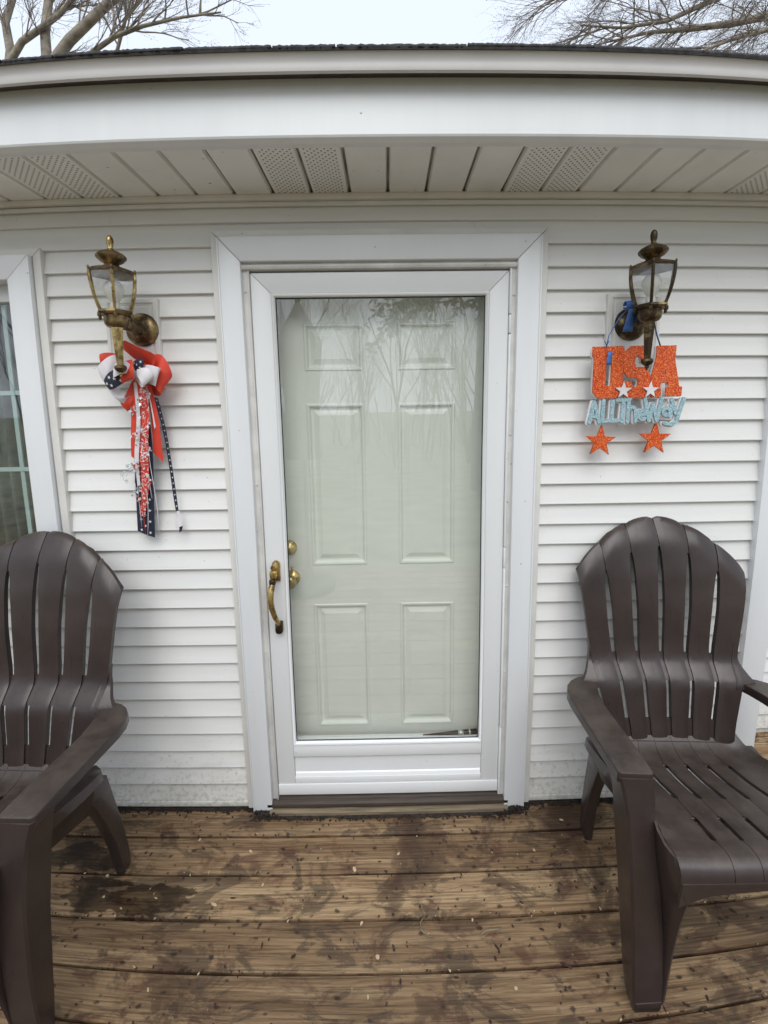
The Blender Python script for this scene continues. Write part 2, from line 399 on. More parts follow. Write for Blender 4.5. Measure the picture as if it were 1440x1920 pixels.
# ------------------------------------------------------------------ ground and deck
g = MB(); n = 48
g.add([(math.cos(2*math.pi*k/n)*600, math.sin(2*math.pi*k/n)*600, -.45) for k in range(n)], [tuple(range(n))])
tag(g.build('ground', M['grass']), 'dull spring lawn round the house', kind='structure')

deck = tag(empty('deck'), 'weathered brown wooden deck in front of the white house', kind='structure')
SP = .1429
for k in range(-3, 19):
    ya = .0225 - SP*k - .0038; yb = .0225 - SP*(k+1) + .0038
    L, Rr = -3.3, 3.7
    if k < 0: L = 1.47
    cuts = [L, Rr]
    if k >= 0:
        c = rng.choice([-2.4, -1.9, 2.2, 2.7]); cuts = [L, c, Rr]
    for a, b_ in zip(cuts[:-1], cuts[1:]):
        m = MB(); ln = b_ - a; nx = max(2, int(ln/.25)); wv = rng.uniform(-.002, .002); zt = rng.uniform(-.0025, .0015)
        G = []
        for i in range(nx+1):
            x = a + .0015 + (ln-.003)*i/nx
            e1 = .0022*mnoise.noise((x*2.3, k*3.1, 1)) ; e2 = .0022*mnoise.noise((x*2.1, k*5.7, 9))
            y0, y1 = ya + e1, yb + e2
            G.append([(x, y0-.0006, zt-.005), (x, y0-.004, zt-.0005), (x, (y0+y1)/2, zt+.0008), (x, y1+.004, zt-.0005), (x, y1+.0006, zt-.005), (x, y1, zt-.036), (x, y0, zt-.036)])
        vs = [q for r_ in G for q in r_]; fs = []
        for i in range(nx):
            for j in range(7): fs.append((i*7+j, i*7+(j+1) % 7, (i+1)*7+(j+1) % 7, (i+1)*7+j))
        fs += [tuple(range(7)), tuple(range(nx*7+6, nx*7-1, -1))]
        m.add(vs, fs); m.build('plank', M['wood'], deck, smooth_angle=35)
m = MB()
for x in (-3, -2.2, -1.4, -.6, .2, 1.0, 1.8, 2.6, 3.4): m.box(x-.02, x+.02, -2.68, .30, -.19, -.040)
m.box(-3.28, 3.68, -2.735, -2.70, -.22, -.04)
m.build('joist', M['sill'], deck)
m = MB(); m.box(-3.3, 3.7, -2.68, .32, -.215, -.2); m.build('under_deck_sheet', M['dirt'], deck)  # dark sheet added below the joists so the plank gaps look dark
for x in (-3.2, 0, 3.6):
    m = MB(); m.box(x-.05, x+.05, -2.66, -2.56, -.46, -.19); m.build('deck_post', M['sill'], deck)

# ------------------------------------------------------------------ house
house = tag(empty('house'), 'white vinyl sided house front with storm door and dark shingled eave', 'house')
Z0, EX = 2.1727, .0762
WL, WR = -3.1, 1.382                     # main wall
m = MB(); m.box(-3.1, -2.16, .013, .12, -.4, 2.5); m.box(-1.19, -.50, .013, .12, -.4, 2.5); m.box(.47, 1.478, .013, .30, -.4, 2.5)
m.box(-2.16, -1.19, .013, .12, -.4, 1.0); m.box(-2.16, -1.19, .013, .12, 2.13, 2.5); m.box(-.50, .47, .013, .12, 2.10, 2.5); m.box(-.50, .47, .03, .3, -.4, .02)
m.box(1.42, 3.3, .333, .45, -.4, 2.5); m.box(-3.1, -2.98, .12, 5, -.4, 2.5); m.box(3.2, 3.3, .45, 5, -.4, 2.5); m.box(-3.1, 3.3, 4.9, 5, -.4, 2.5)
m.box(-2.98, 3.2, .12, 4.9, 2.44, 2.5); m.box(-2.98, 3.2, .45, 4.9, -.2, -.1)
wall = m.build('wall', M['siding'], house)

def course(x0, x1, zt, zb, y=0.0):
    pr = [(y+.0116, zt+.004), (y+.0112, zt-.001), (y-.0005, zb+.006), (y-.0016, zb+.003), (y-.001, zb+.0006), (y+.002, zb), (y+.0128, zb), (y+.0128, zt+.004)]
    # gentle waviness of the vinyl
    nx = max(1, int((x1-x0)/.12)); vs = []; fs = []; P = len(pr); sd = rng.uniform(0, 99)
    for i in range(nx+1):
        x = x0+(x1-x0)*i/nx; dz = .0009*mnoise.noise((x*1.7, sd, 0)); dy = .0007*mnoise.noise((x*2.9, sd, 5))
        vs += [(x, q[0]+dy*(1 if j < 6 else 0), q[1]+(dz if 1 < j < 7 else 0)) for j, q in enumerate(pr)]
    for i in range(nx):
        fs += [(i*P+j, i*P+(j+1) % P, (i+1)*P+(j+1) % P, (i+1)*P+j) for j in range(P)]
    fs += [tuple(range(P)), tuple(range(nx*P+P-1, nx*P-1, -1))]
    MB().add(vs, fs).build('siding_board', M['siding'], wall, smooth_angle=30)
for i in range(-2, 28):
    zt, zb = Z0 - EX*i, Z0 - EX*(i+1)
    if i < 0:
        c_ = (-.93, .31)[i % 2]; course(WL, c_, zt, zb); course(c_+.001, 1.40, zt, zb, -.0012); continue
    if zb > 1.0: course(WL, -2.20, zt, zb); course(-1.176, -.572, zt, zb)
    else: course(WL, -.572, zt, zb)
    course(.546, 1.40, zt, zb)
for i in range(0, 28): course(1.479, 3.3, Z0-.008-EX*i, Z0-.008-EX*(i+1), .32)
m = MB(); m.box(-3.1, -.587, -.006, .012, .014, .038); m.box(.56, 1.381, -.006, .012, .014, .038); m.build('starter_strip', M['siding'], wall, bevel=.002)
# corner board
m = MB(); m.prism([(1.383, -.022), (1.480, -.022), (1.480, .318), (1.470, .318), (1.470, .012), (1.383, .012)], 'z', .006, 2.34)
m.build('corner_post', M['white'], house, bevel=.004)

# soffit
X0, RS = -1.2597, .1275
soff = empty('soffit', parent=house)
for j in range(-14, 36):
    a, b_ = X0+RS*j+.0075, X0+RS*(j+1)-.0075
    perf = (j % 6) in (1, 2)
    yb_ = .335 if b_ > 1.48 else .004
    m = MB(); zz = 2.333 + rng.uniform(-.0008, .0008)
    m.add([(a, -.272, zz), (b_, -.272, zz), (b_, yb_, zz), (a, yb_, zz), (a-.004, -.272, zz+.012), (b_+.004, -.272, zz+.012), (b_+.004, yb_, zz+.012), (a-.004, yb_, zz+.012)],
          [(0, 1, 2, 3), (4, 7, 6, 5), (0, 4, 5, 1), (1, 5, 6, 2), (2, 6, 7, 3), (3, 7, 4, 0)])
    m.build('soffit_panel', M['perf' if perf else 'soffit'], soff)
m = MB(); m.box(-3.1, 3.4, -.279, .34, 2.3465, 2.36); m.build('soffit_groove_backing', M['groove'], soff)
# wavy strip where soffit meets wall
m = MB(); G1 = []
for i in range(90):
    x = -3.05+i*.05; dz = .003*mnoise.noise((x*1.3, 3, 0)); G1.append([(x, -.016, 2.333), (x, -.018, 2.325+dz), (x, -.014, 2.315+dz), (x, -.003, 2.312+dz)])
m.slab(G1, lambda i, j: (0, .006 if j < 3 else 0, .004)); m.build('soffit_channel', M['trim'], house, smooth_angle=50)
m = MB(); m.box(-3.05, 1.38, -.008, .003, 2.297, 2.311); m.build('wall_channel', M['trim'], house, bevel=.003)

# fascia in lengths
for a, b_ in ((-3.2, -1.1425), (-1.140, 1.95), (1.952, 3.5)):
    o_ = .004 if a < -2 or a > 1.9 else 0
    m = MB(); m.prism([(q_[0]+o_, q_[1]) for q_ in [(-.268, 2.331), (-.284, 2.332), (-.297, 2.341), (-.2995, 2.346), (-.2985, 2.492), (-.28, 2.492), (-.28, 2.345), (-.268, 2.345)]], 'x', a, b_)
    m.build('fascia_board', M['fascia'], house)
for k in range(14):
    x = -2.9+k*.47+rng.uniform(-.1, .1); m = MB(); m.lathe([(.0028, -.2985), (.0028, -.3000), (.001, -.3005)], 8, (x, 0, rng.choice([2.40, 2.47, 2.47])), 'y'); m.build('nail_head', M['trim'], house)
m = MB(); m.prism([(-.298, 2.492), (-.300, 2.486), (-.336, 2.474), (-.336, 2.478), (-.30, 2.505)], 'x', -3.2, 3.5); m.build('eave_gap', M['gapbrown'], house)  # dark brown strip along the underside of the eave trim
ep = [(-.335, 2.472), (-.343, 2.474), (-.3455, 2.482), (-.345, 2.489), (-.3465, 2.497), (-.350, 2.505), (-.354, 2.511), (-.356, 2.516)]
for a, b_ in ((-3.3, 1.398), (1.400, 3.6)):
    m = MB(); m.prism(ep+[(-.34, 2.519), (-.30, 2.524), (-.30, 2.506)], 'x', a, b_); m.build('eave_trim', M['eave'], house, smooth_angle=35)
# roof: slab and eave shingles
TH = R(17); ct, st = math.cos(TH), math.sin(TH)
def roof_pt(s, h, x): return (x, -.350+s*ct-h*st, 2.514+s*st+h*ct)
m = MB()
m.add([roof_pt(s, h, x) for x in (-3.3, 3.6) for s, h in ((-.009, 0), (3.0, 0), (3.0, .006), (-.009, .006))], [(0,1,2,3),(7,6,5,4),(0,4,5,1),(1,5,6,2),(2,6,7,3),(3,7,4,0)])
m.add([(x, y, z) for x in (-3.3, 3.6) for y, z in ((2.52, 3.372), (5.3, 2.51), (5.3, 2.53), (2.52, 3.40))], [(0,1,2,3),(7,6,5,4),(0,4,5,1),(1,5,6,2),(2,6,7,3),(3,7,4,0)])
roof = m.build('roof', M['shingle'], house)
x = -3.3
while x < 3.55:
    wd = rng.uniform(.13, .34); lift = rng.uniform(.0015, .006); over = rng.uniform(.008, .014); m = MB(); x1 = min(x+wd-.004, 3.6)
    nb = max(2, int((x1-x)/.006)); G = []
    for i in range(nb+1):
        xx = x+(x1-x)*i/nb; jg = .003*rng.random(); hj = .0022*rng.random()
        G.append([roof_pt(-over+jg, .005+lift, xx), roof_pt(-over+.003+jg, .0088+lift+hj, xx), roof_pt(.16, .0095+lift, xx)])
    m.slab(G, lambda i, j: (0, .001, -.0042)); m.build('shingle', M['shingle'], roof); x += wd
x = -3.25
while x < 3.5:
    wd = rng.uniform(.15, .33); lift = rng.uniform(.004, .010); m = MB(); x1 = min(x+wd-.004, 3.6); nb = 8; G = []
    for i in range(nb+1):
        xx = x+(x1-x)*i/nb; G.append([roof_pt(.135, .012+lift, xx), roof_pt(.138, .017+lift, xx), roof_pt(.4, .012+lift, xx)])
    m.slab(G, lambda i, j: (0, .001, -.005)); m.build('shingle', M['shingle'], roof); x += wd

# ------------------------------------------------------------------ door casing and doors
def mitre_frame(xl, xr, zt, xl2, xr2, zt2, zb, y0, y1, mat, name, bev=.0025, gap=.0007):
    m = MB(); m.prism([(xl, zb), (xl2, zb), (xl2, zt2-gap), (xl, zt-gap*1.5)], 'y', y0, y1); m.build(name, mat, house, bevel=bev)
    m = MB(); m.prism([(xr2, zb), (xr, zb), (xr, zt-gap*1.5), (xr2, zt2-gap)], 'y', y0, y1); m.build(name, mat, house, bevel=bev)
    m = MB(); m.prism([(xl+gap, zt), (xl2+gap, zt2), (xr2-gap, zt2), (xr-gap, zt)], 'y', y0, y1); m.build(name, mat, house, bevel=bev)
mitre_frame(-.586, .560, 2.221, -.5605, .5345, 2.1965, .013, -.013, .014, M['trim'], 'channel_trim', .003)
mitre_frame(-.5585, .5325, 2.1945, -.484, .4525, 2.114, .012, -.030, .02, M['white'], 'door_casing')
# slim lip on outer edge of casing
m = MB(); m.box(-.5592, -.5545, -.0335, -.0305, .014, 2.188); m.build('casing_lip', M['white'], house, bevel=.001)
m = MB(); m.box(.5282, .5330, -.0335, -.0305, .014, 2.188); m.build('casing_lip', M['white'], house, bevel=.001)
# storm door frame (z-bar), header
m = MB(); m.box(-.4845, -.4655, -.012, .028, .055, 2.1145); m.box(-.4645, -.4605, -.018, .028, .055, 2.088); m.build('storm_frame', M['jamb'], house, bevel=.0015)
m = MB(); m.box(.4375, .453, -.012, .028, .055, 2.1145); m.build('storm_frame', M['jamb'], house, bevel=.0015)
for a, b_ in ((.06, .36), (.363, 1.02), (1.023, 1.10), (1.103, 1.87), (1.873, 1.935), (1.938, 2.088)):
    m = MB(); m.box(.4295, .4365, -.018, .02, a, b_); m.build('hinge_strip', M['frame'], house, bevel=.002)
m = MB(); m.prism([(-.011, 2.1145), (-.011, 2.107), (-.021, 2.105), (-.0245, 2.098), (-.022, 2.091), (-.012, 2.0885), (.028, 2.0885), (.028, 2.1145)], 'x', -.4835, .4515); m.build('storm_header', M['jamb'], house, smooth_angle=40)
for x, z in ((-.4755, 2.02), (-.4755, 1.35), (-.4755, .7), (.445, 2.0), (.445, 1.52), (.445, .95), (.445, .6), (-.46, 2.1105), (0.0, 2.1105), (.43, 2.1105)):
    m = MB(); m.lathe([(.004, -.0125), (.0037, -.0142), (.0015, -.015)], 8, (x, 0, z), 'y'); m.build('screw_head', M['jamb'], house)
for x, z in ((-.03, 2.155), (.475, 2.17), (-.52, 1.55), (.50, 1.28), (-.53, .55)):
    m = MB(); m.lathe([(.003, -.030), (.0028, -.0312), (.001, -.0318)], 8, (x, 0, z), 'y'); m.build('nail_head', M['trim'], house)

sd = tag(empty('storm_door', parent=house), 'white storm door with one tall pane of glass')
LX, RX, LZ, HZ = -.459, .4285, .071, 2.083
GX0, GX1, GZ0, GZ1 = -.3787, .349, .307, 2.002
yF, yB = -.008, .022
def leafpart(poly, nm='door_stile', y0=yF, y1=yB, bev=.0022): 
    m = MB(); m.prism(poly, 'y', y0, y1); return m.build(nm, M['frame'], sd, bevel=bev)
t = .0005
leafpart([(LX, .1205), (-.391, .1205), (-.391, 2.0145-t), (LX, HZ-t)])
leafpart([(.3615, .1205), (RX, .1205), (RX, HZ-t), (.3615, 2.0145-t)])
leafpart([(LX+t, HZ), (-.391+t, 2.0145), (.3615-t, 2.0145), (RX-t, HZ)], 'door_rail')
leafpart([(-.3905, .243), (.361, .243), (.361, .2945), (-.3905, .2945)], 'door_rail')
leafpart([(-.3905, .1205), (.361, .1205), (.361, .150), (-.3905, .150)], 'door_rail')
leafpart([(LX, .071), (RX, .071), (RX, .1195), (LX, .1195)], 'bottom_rail', yF-.003, yB)
m = MB(); m.box(-.3905, .361, .004, .016, .150, .243); m.build('kick_panel', M['frame'], sd)
m = MB(); m.prism([(-.006, .150), (.0035, .150), (.0035, .166), (-.001, .162)], 'x', -.389, .3595)
m.prism([(-.006, .243), (.0035, .243), (.0035, .232)], 'x', -.389, .3595); m.build('kick_panel_bevel', M['frame'], sd)
# glazing bead: quarter round frame
def bead(a, b_, c, d):
    m = MB(); w_ = .0115; pr = [(0, -.010), (.003, -.0125), (.007, -.011), (.0105, -.006), (w_, .002), (w_, .012), (0, .012)]
    corners = [(a, c, 1, 1), (b_, c, -1, 1), (b_, d, -1, -1), (a, d, 1, -1)]; vs = []
    for (x, z, sx, sz) in corners: vs += [(x+sx*q[0], q[1], z+sz*q[0]) for q in pr]
    P = len(pr); fs = []
    for i in range(4):
        k = (i+1) % 4; fs += [(i*P+j, i*P+(j+1) % P, k*P+(j+1) % P, k*P+j) for j in range(P)]
    m.add(vs, fs); m.build('glazing_bead', M['frame'], sd, smooth_angle=40)
bead(-.3902, .3606, .2955, 2.0138)
m = MB()
for bx in ((GX0-.0015, GX0+.0025, GZ0-.002, GZ1+.002), (GX1-.0025, GX1+.0015, GZ0-.002, GZ1+.002), (GX0+.0025, GX1-.0025, GZ0-.002, GZ0+.0022), (GX0+.0025, GX1-.0025, GZ1-.003, GZ1+.002)):
    m.box(bx[0], bx[1], .0015, .0055, bx[2], bx[3])
m.build('gasket', M['black'], sd)
m = MB(); m.box(GX0-.001, GX1+.001, .006, .010, GZ0-.001, GZ1+.001); m.build('glass_pane', M['glass'], sd)

# storm door pull handle
hd = empty('pull_handle', parent=sd)
def hpart(m, nm, mt='gold', sm=45): return m.build(nm, M[mt], hd, smooth_angle=sm)
hx = -.4195
m = MB(); m.prism([(hx-.0145+.029*k/8, 1.055+.011*math.sin(math.pi*k/8)) for k in range(8, -1, -1)]+[(hx-.0145, .985), (hx+.0145, .985)], 'y', -.017, -.011)
m.build('handle_plate', M['gold'], hd, bevel=.0015)
m = MB(); m.lathe([(.0115, -.016), (.0115, -.040), (.009, -.043)], 20, (hx-.003, 0, 1.045), 'y'); hpart(m, 'lock_barrel')
m = MB(); m.box(hx-.016, hx+.008, -.052, -.017, 1.008, 1.034); m.build('latch_housing', M['gold'], hd, bevel=.004)
m = MB(); m.box(hx-.0165, hx+.0035, -.060, -.035, .985, 1.006); m.build('thumb_button', M['bronze'], hd, bevel=.003)
pts = [(hx-.006, -.045, .988), (hx-.008, -.058, .978), (hx-.010, -.066, .960), (hx-.0105, -.070, .935), (hx-.009, -.068, .905), (hx-.004, -.058, .872), (hx+.001, -.043, .842), (hx+.003, -.027, .822)]
m = MB(); m.tube(pts, [.0105, .0115, .0115, .011, .0105, .010, .009, .0085], 14); hpart(m, 'grip')
m = MB(); m.prism([(hx-.011, .800)]+[(hx+.003-.013*math.cos(math.pi*k/8), .790-.008*math.sin(math.pi*k/8)) for k in range(9)]+[(hx+.016, .828), (hx-.010, .828)], 'y', -.032, -.011); m.build('handle_foot', M['bronze'], hd, bevel=.003)

# entry door behind the glass
ed = tag(empty('entry_door', parent=house), 'pale sage six panel entry door behind the glass')
yD = .09
cols = [(-.300, -.089), (.047, .258)]; rows = [(.307, .839), (1.008, 1.638), (1.766, 1.931)]
m = MB(); xs = [-.4745, -.300, -.089, .047, .258, .4435]; zs = [.085, .307, .839, 1.008, 1.638, 1.766, 1.931, 2.07]
for i in range(5):
    for j in range(7):
        if i in (1, 3) and j in (1, 3, 5): continue
        m.box(xs[i], xs[i+1], yD, yD+.04, zs[j], zs[j+1])
slab = m.build('door_slab', M['door'], ed)
bm = bmesh.new(); bm.from_mesh(slab.data); bmesh.ops.remove_doubles(bm, verts=bm.verts, dist=1e-5)
vv = {}
for f in list(bm.faces):
    key = tuple(round(c, 4) for c in f.calc_center_median())
    vv.setdefault(key, []).append(f)
bmesh.ops.delete(bm, geom=[f for l in vv.values() if len(l) > 1 for f in l], context='FACES_ONLY'); bm.to_mesh(slab.data); bm.free()
def raised(a, b_, c, d):
    rings = [(0, yD-.0003), (.004, yD-.0035), (.010, yD-.003), (.016, yD+.0085), (.024, yD+.0095), (.040, yD+.0035), (.044, yD+.002)]
    vs = []; 
    for o, y in rings: vs += [(a+o, y, c+o), (b_-o, y, c+o), (b_-o, y, d-o), (a+o, y, d-o)]
    fs = []
    for r_ in range(len(rings)-1): fs += [(r_*4+k, r_*4+(k+1) % 4, r_*4+4+(k+1) % 4, r_*4+4+k) for k in range(4)]
    q = (len(rings)-1)*4; fs.append((q, q+1, q+2, q+3)); MB().add(vs, fs).build('door_panel', M['door'], ed)
for a, b_ in cols:
    for c, d in rows: raised(a-.004, b_+.004, c-.004, d+.004)
m = MB(); m.box(-.50, -.4755, .0285, .20, .07, 2.10); m.box(.4445, .47, .0285, .20, .07, 2.10); m.box(-.4755, .4445, .0285, .20, 2.072, 2.10); m.build('door_jamb', M['white'], house)
m = MB(); m.box(-.5, .47, .135, .15, .03, 2.1); m.build('jamb_backing', M['dark'], house)
kb = empty('door_knob', parent=ed)
m = MB(); m.lathe([(.031, .0895), (.031, .085), (.027, .080), (.013, .078), (.011, .062), (.014, .055), (.024, .050), (.027, .040), (.025, .030), (.016, .024), (.004, .0225)], 24, (-.385, 0, .956), 'y'); m.build('knob', M['gold'], ed)
m = MB(); m.lathe([(.030, .0895), (.029, .078), (.024, .073), (.023, .070), (.012, .069), (.0115, .066), (.001, .066)], 24, (-.392, 0, 1.080), 'y'); m.build('deadbolt', M['gold'], ed)
m = MB(); m.box(-.3765, -.3655, .024, .030, .998, 1.024); m.build('latch_lever', M['brass'], sd, bevel=.003)
bpy.data.objects.remove(kb)
# threshold
m = MB(); m.prism([(-.012, .055), (.03, .068), (.13, .075), (.13, .02), (-.012, .02)], 'x', -.4985, .4685); m.build('threshold', M['sill'], house, bevel=.002)
m = MB(); m.prism([(-.030, .046), (-.012, .0545), (-.012, .03), (-.030, .03)], 'x', -.505, .470); m.build('sill_nose', M['sill'], house, bevel=.002)
m = MB(); m.box(-.505, .470, -.022, .02, .004, .030); m.build('sill_edge', M['dirt'], house)
m = MB(); nx = 24; G = []
for i in range(nx+1):
    x = -.492+.958*i/nx; e = .0025*mnoise.noise((x*6, 1, 2)); G.append([(x, -.044+e, .0035), (x, -.045+e, .020+e*.6), (x, -.040, .0235+e*.6), (x, -.0235, .0245)])
m.slab(G, lambda i, j: (0, .0012, -.0005)); m.box(-.490, .464, -.041, -.024, .003, .0215); m.build('wood_strip', M['strip'], house, smooth_angle=40)

# ------------------------------------------------------------------ window at the left
win = tag(empty('window', parent=house), 'white framed window with pale grille and dark panes')
def wmitre(x0, x1, z0, z1, wd, y0, y1, mat, nm, bev=.002):
    g_ = .0006
    for poly in ([(x1, z0+g_), (x1-wd, z0+wd+g_), (x1-wd, z1-wd-g_), (x1, z1-g_)], [(x0, z0+g_), (x0+wd, z0+wd+g_), (x0+wd, z1-wd-g_), (x0, z1-g_)],
                 [(x0+g_, z1), (x0+wd+g_, z1-wd), (x1-wd-g_, z1-wd), (x1-g_, z1)], [(x0+g_, z0), (x0+wd+g_, z0+wd), (x1-wd-g_, z0+wd), (x1-g_, z0)]):
        m = MB(); m.prism(poly, 'y', y0, y1); m.build(nm, mat, win, bevel=bev)
wmitre(-2.20, -1.1715, .94, 2.1785, .028, -.014, .014, M['trim'], 'channel_trim')
wmitre(-2.168, -1.2035, .972, 2.1535, .080, -.030, .02, M['white'], 'window_casing')
wmitre(-2.10, -1.281, 1.04, 2.086, .012, .021, .11, M['white'], 'window_reveal')
m = MB(); m.box(-2.088, -1.293, .03, .075, 2.015, 2.074); m.build('window_head', M['frame'], win, bevel=.004)
m = MB(); m.box(-2.088, -2.04, .035, .07, 1.052, 2.015); m.box(-1.297, -1.293, .035, .07, 1.052, 2.015); m.box(-2.04, -1.297, .035, .07, 1.052, 1.10); m.build('sash', M['curtain'], win)
m = MB(); m.box(-2.04, -1.2975, .050, .054, 1.10, 2.015); m.build('window_pane', M['wglass'], win)
for x in (-1.385, -1.545, -1.705, -1.865):
    m = MB(); m.box(x-.008, x+.008, .060, .066, 1.10, 2.015); m.build('grille_bar', M['grille'], win)
for z in (1.412, 1.697):
    m = MB(); m.box(-2.04, -1.2975, .0575, .0595, z-.008, z+.008); m.build('grille_bar', M['grille'], win)
m = MB(); G = []
for i in range(140):
    x = -2.14+i*.0068; G.append([(x, .30+.022*math.sin(i*.55)+.012*math.sin(i*.23), z) for z in (.95, 1.3, 1.7, 2.12)])
m.slab(G, lambda i, j: (0, .002, 0)); m.build('curtain', M['curtain'], win)
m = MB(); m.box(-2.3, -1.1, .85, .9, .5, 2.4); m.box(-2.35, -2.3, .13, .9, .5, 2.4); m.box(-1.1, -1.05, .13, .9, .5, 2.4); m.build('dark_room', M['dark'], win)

# lamp mounting blocks (vinyl)
for x0, x1 in ((-.966, -.782), (.774, .962)):
    mb_ = empty('mounting_block', parent=house); z0, z1 = 1.702, 2.004
    rings = [(0, .008), (0, -.010), (.003, -.014), (.014, -.0155), (.017, -.012), (.024, -.010), (.027, -.0125), (.03, -.013)]
    vs = []; fs = []
    for o, y in rings: vs += [(x0+o, y, z0+o), (x1-o, y, z0+o), (x1-o, y, z1-o), (x0+o, y, z1-o)]
    for r_ in range(len(rings)-1): fs += [(r_*4+k, r_*4+(k+1) % 4, r_*4+4+(k+1) % 4, r_*4+4+k) for k in range(4)]
    q = (len(rings)-1)*4; fs.append((q, q+1, q+2, q+3)); MB().add(vs, fs).build('block_face', M['trim'], mb_)

# ------------------------------------------------------------------ wall lanterns
def lantern(ax, px, label, rib, body, tail, roty=0.0, rot0=0.0):
    L = tag(empty('wall_lantern', (ax, -.14, 1.895)), label, 'lantern', 'brass coach lanterns either side of the door')
    def P(m, nm, mt, sm=40, par=None): return m.build(nm, M[mt], par or L, smooth_angle=sm)
    n6 = 6; ro = rot0
    def hexr(r, z): return [(r*math.cos(2*math.pi*k/6+ro), r*math.sin(2*math.pi*k/6+ro), z) for k in range(6)]
    zt, zb = .148, .036
    # crown, dome, finial
    m = MB(); m.lathe([(.073, zt), (.074, zt+.004), (.071, zt+.007), (.060, zt+.013), (.042, zt+.020), (.026, zt+.025), (.020, zt+.032)], 6, rot=ro, smooth=False); P(m, 'crown', body, 25)
    m = MB(); m.lathe([(.018, .178), (.021, .182), (.034, .190), (.0425, .199), (.043, .204), (.037, .211), (.024, .218), (.012, .223), (.0085, .227)], 28); dome = P(m, 'dome_cap', body)
    m = MB(); m.lathe([(.0085, .225), (.0072, .232), (.0095, .240), (.0105, .250), (.009, .260), (.005, .266), (.001, .268)], 16); P(m, 'finial', rib if rib == 'gold' else body)
    for q in hexr(.071, zt+.005):
        m = MB(); m.lathe([(.0032, 0), (.0036, .005), (.0015, .009)], 8, q); P(m, 'rim_knob', body)
    # curved ribs and panes
    prof = []
    for k in range(9):
        t_ = k/8; prof.append((.045+(.070-.045)*(math.sin(t_*math.pi*.5)**.85), zb+(zt-zb)*t_))
    for k in range(6):
        a = 2*math.pi*k/6+ro; ca, sa = math.cos(a), math.sin(a)
        m = MB(); m.tube([(ca*r, sa*r, z) for r, z in prof], .0046, 6); P(m, 'rib', rib, 60)
        a2 = a+math.pi/3; G = []
        for r, z in prof:
            r -= .001; A = Vector((ca*r, sa*r, z)); B = Vector((math.cos(a2)*r, math.sin(a2)*r, z)); G.append([A.lerp(B, .05), A.lerp(B, .95)])
        nrm = Vector((math.cos(a+math.pi/6), math.sin(a+math.pi/6), 0))*-.002
        m = MB(); m.slab(G, lambda i, j: nrm, False); P(m, 'glass_pane', 'lglass', 60)
    m = MB(); m.lathe([(.040, zb-.012), (.050, zb-.010), (.054, zb-.004), (.052, zb+.002), (.046, zb+.004)], 6, rot=ro, smooth=False); P(m, 'lower_rim', body, 25)
    for q in hexr(.051, zb-.022):
        m = MB(); m.lathe([(.002, 0), (.005, .004), (.0045, .014)], 8, q); P(m, 'rim_knob', body)
    m = MB(); m.lathe([(.014, -.012), (.026, -.010), (.033, -.002), (.034, .008), (.035, .026), (.037, .028)], 28); P(m, 'cup', body)
    # hexagonal tapered tail with cap and drop
    m = MB(); m.lathe([(.0105, -.128), (.019, -.010)], 6, rot=ro, smooth=False); P(m, 'tail', tail, 20)
    m = MB(); m.lathe([(.012, -.127), (.017, -.130), (.0185, -.137), (.014, -.145), (.007, -.150)], 20); P(m, 'tail_cap', body)
    m = MB(); m.lathe([(.004, -.149), (.0065, -.153), (.006, -.157), (.003, -.159), (.0035, -.162), (.001, -.165)], 12); P(m, 'tail_drop', rib)
    # bulb and socket
    m = MB(); m.lathe([(.014, .036), (.014, .058), (.013, .062)], 16); P(m, 'socket', 'bulb')
    m = MB(); m.lathe([(.012, .060), (.014, .070), (.024, .086), (.029, .102), (.0275, .116), (.019, .128), (.007, .133), (.001, .1335)], 24); P(m, 'bulb', 'bulb')
    # arm to the wall and dished back plate
    dx = px-ax
    m = MB(); m.tube([(0, .022, .006), (dx*.4, .05, .004), (dx*.8, .085, .004), (dx, .118, .004)], [.017, .016, .018, .024], 14); P(m, 'arm', body)
    m = MB(); m.lathe([(.056, .1275), (.056, .122), (.052, .117), (.045, .1165), (.038, .110), (.022, .104), (.010, .102)], 32, (dx, 0, .004), 'y'); P(m, 'back_plate', body)
    return L
lantern(-.850, -.838, 'wall lantern with shiny gold ribs and tail, above the ribbon bow', 'gold', 'umber', 'gold', rot0=R(-60))
lantern(.846, .855, 'dark tarnished brass wall lantern above the USA sign', 'bronze', 'bronze', 'bronze', rot0=R(-119))

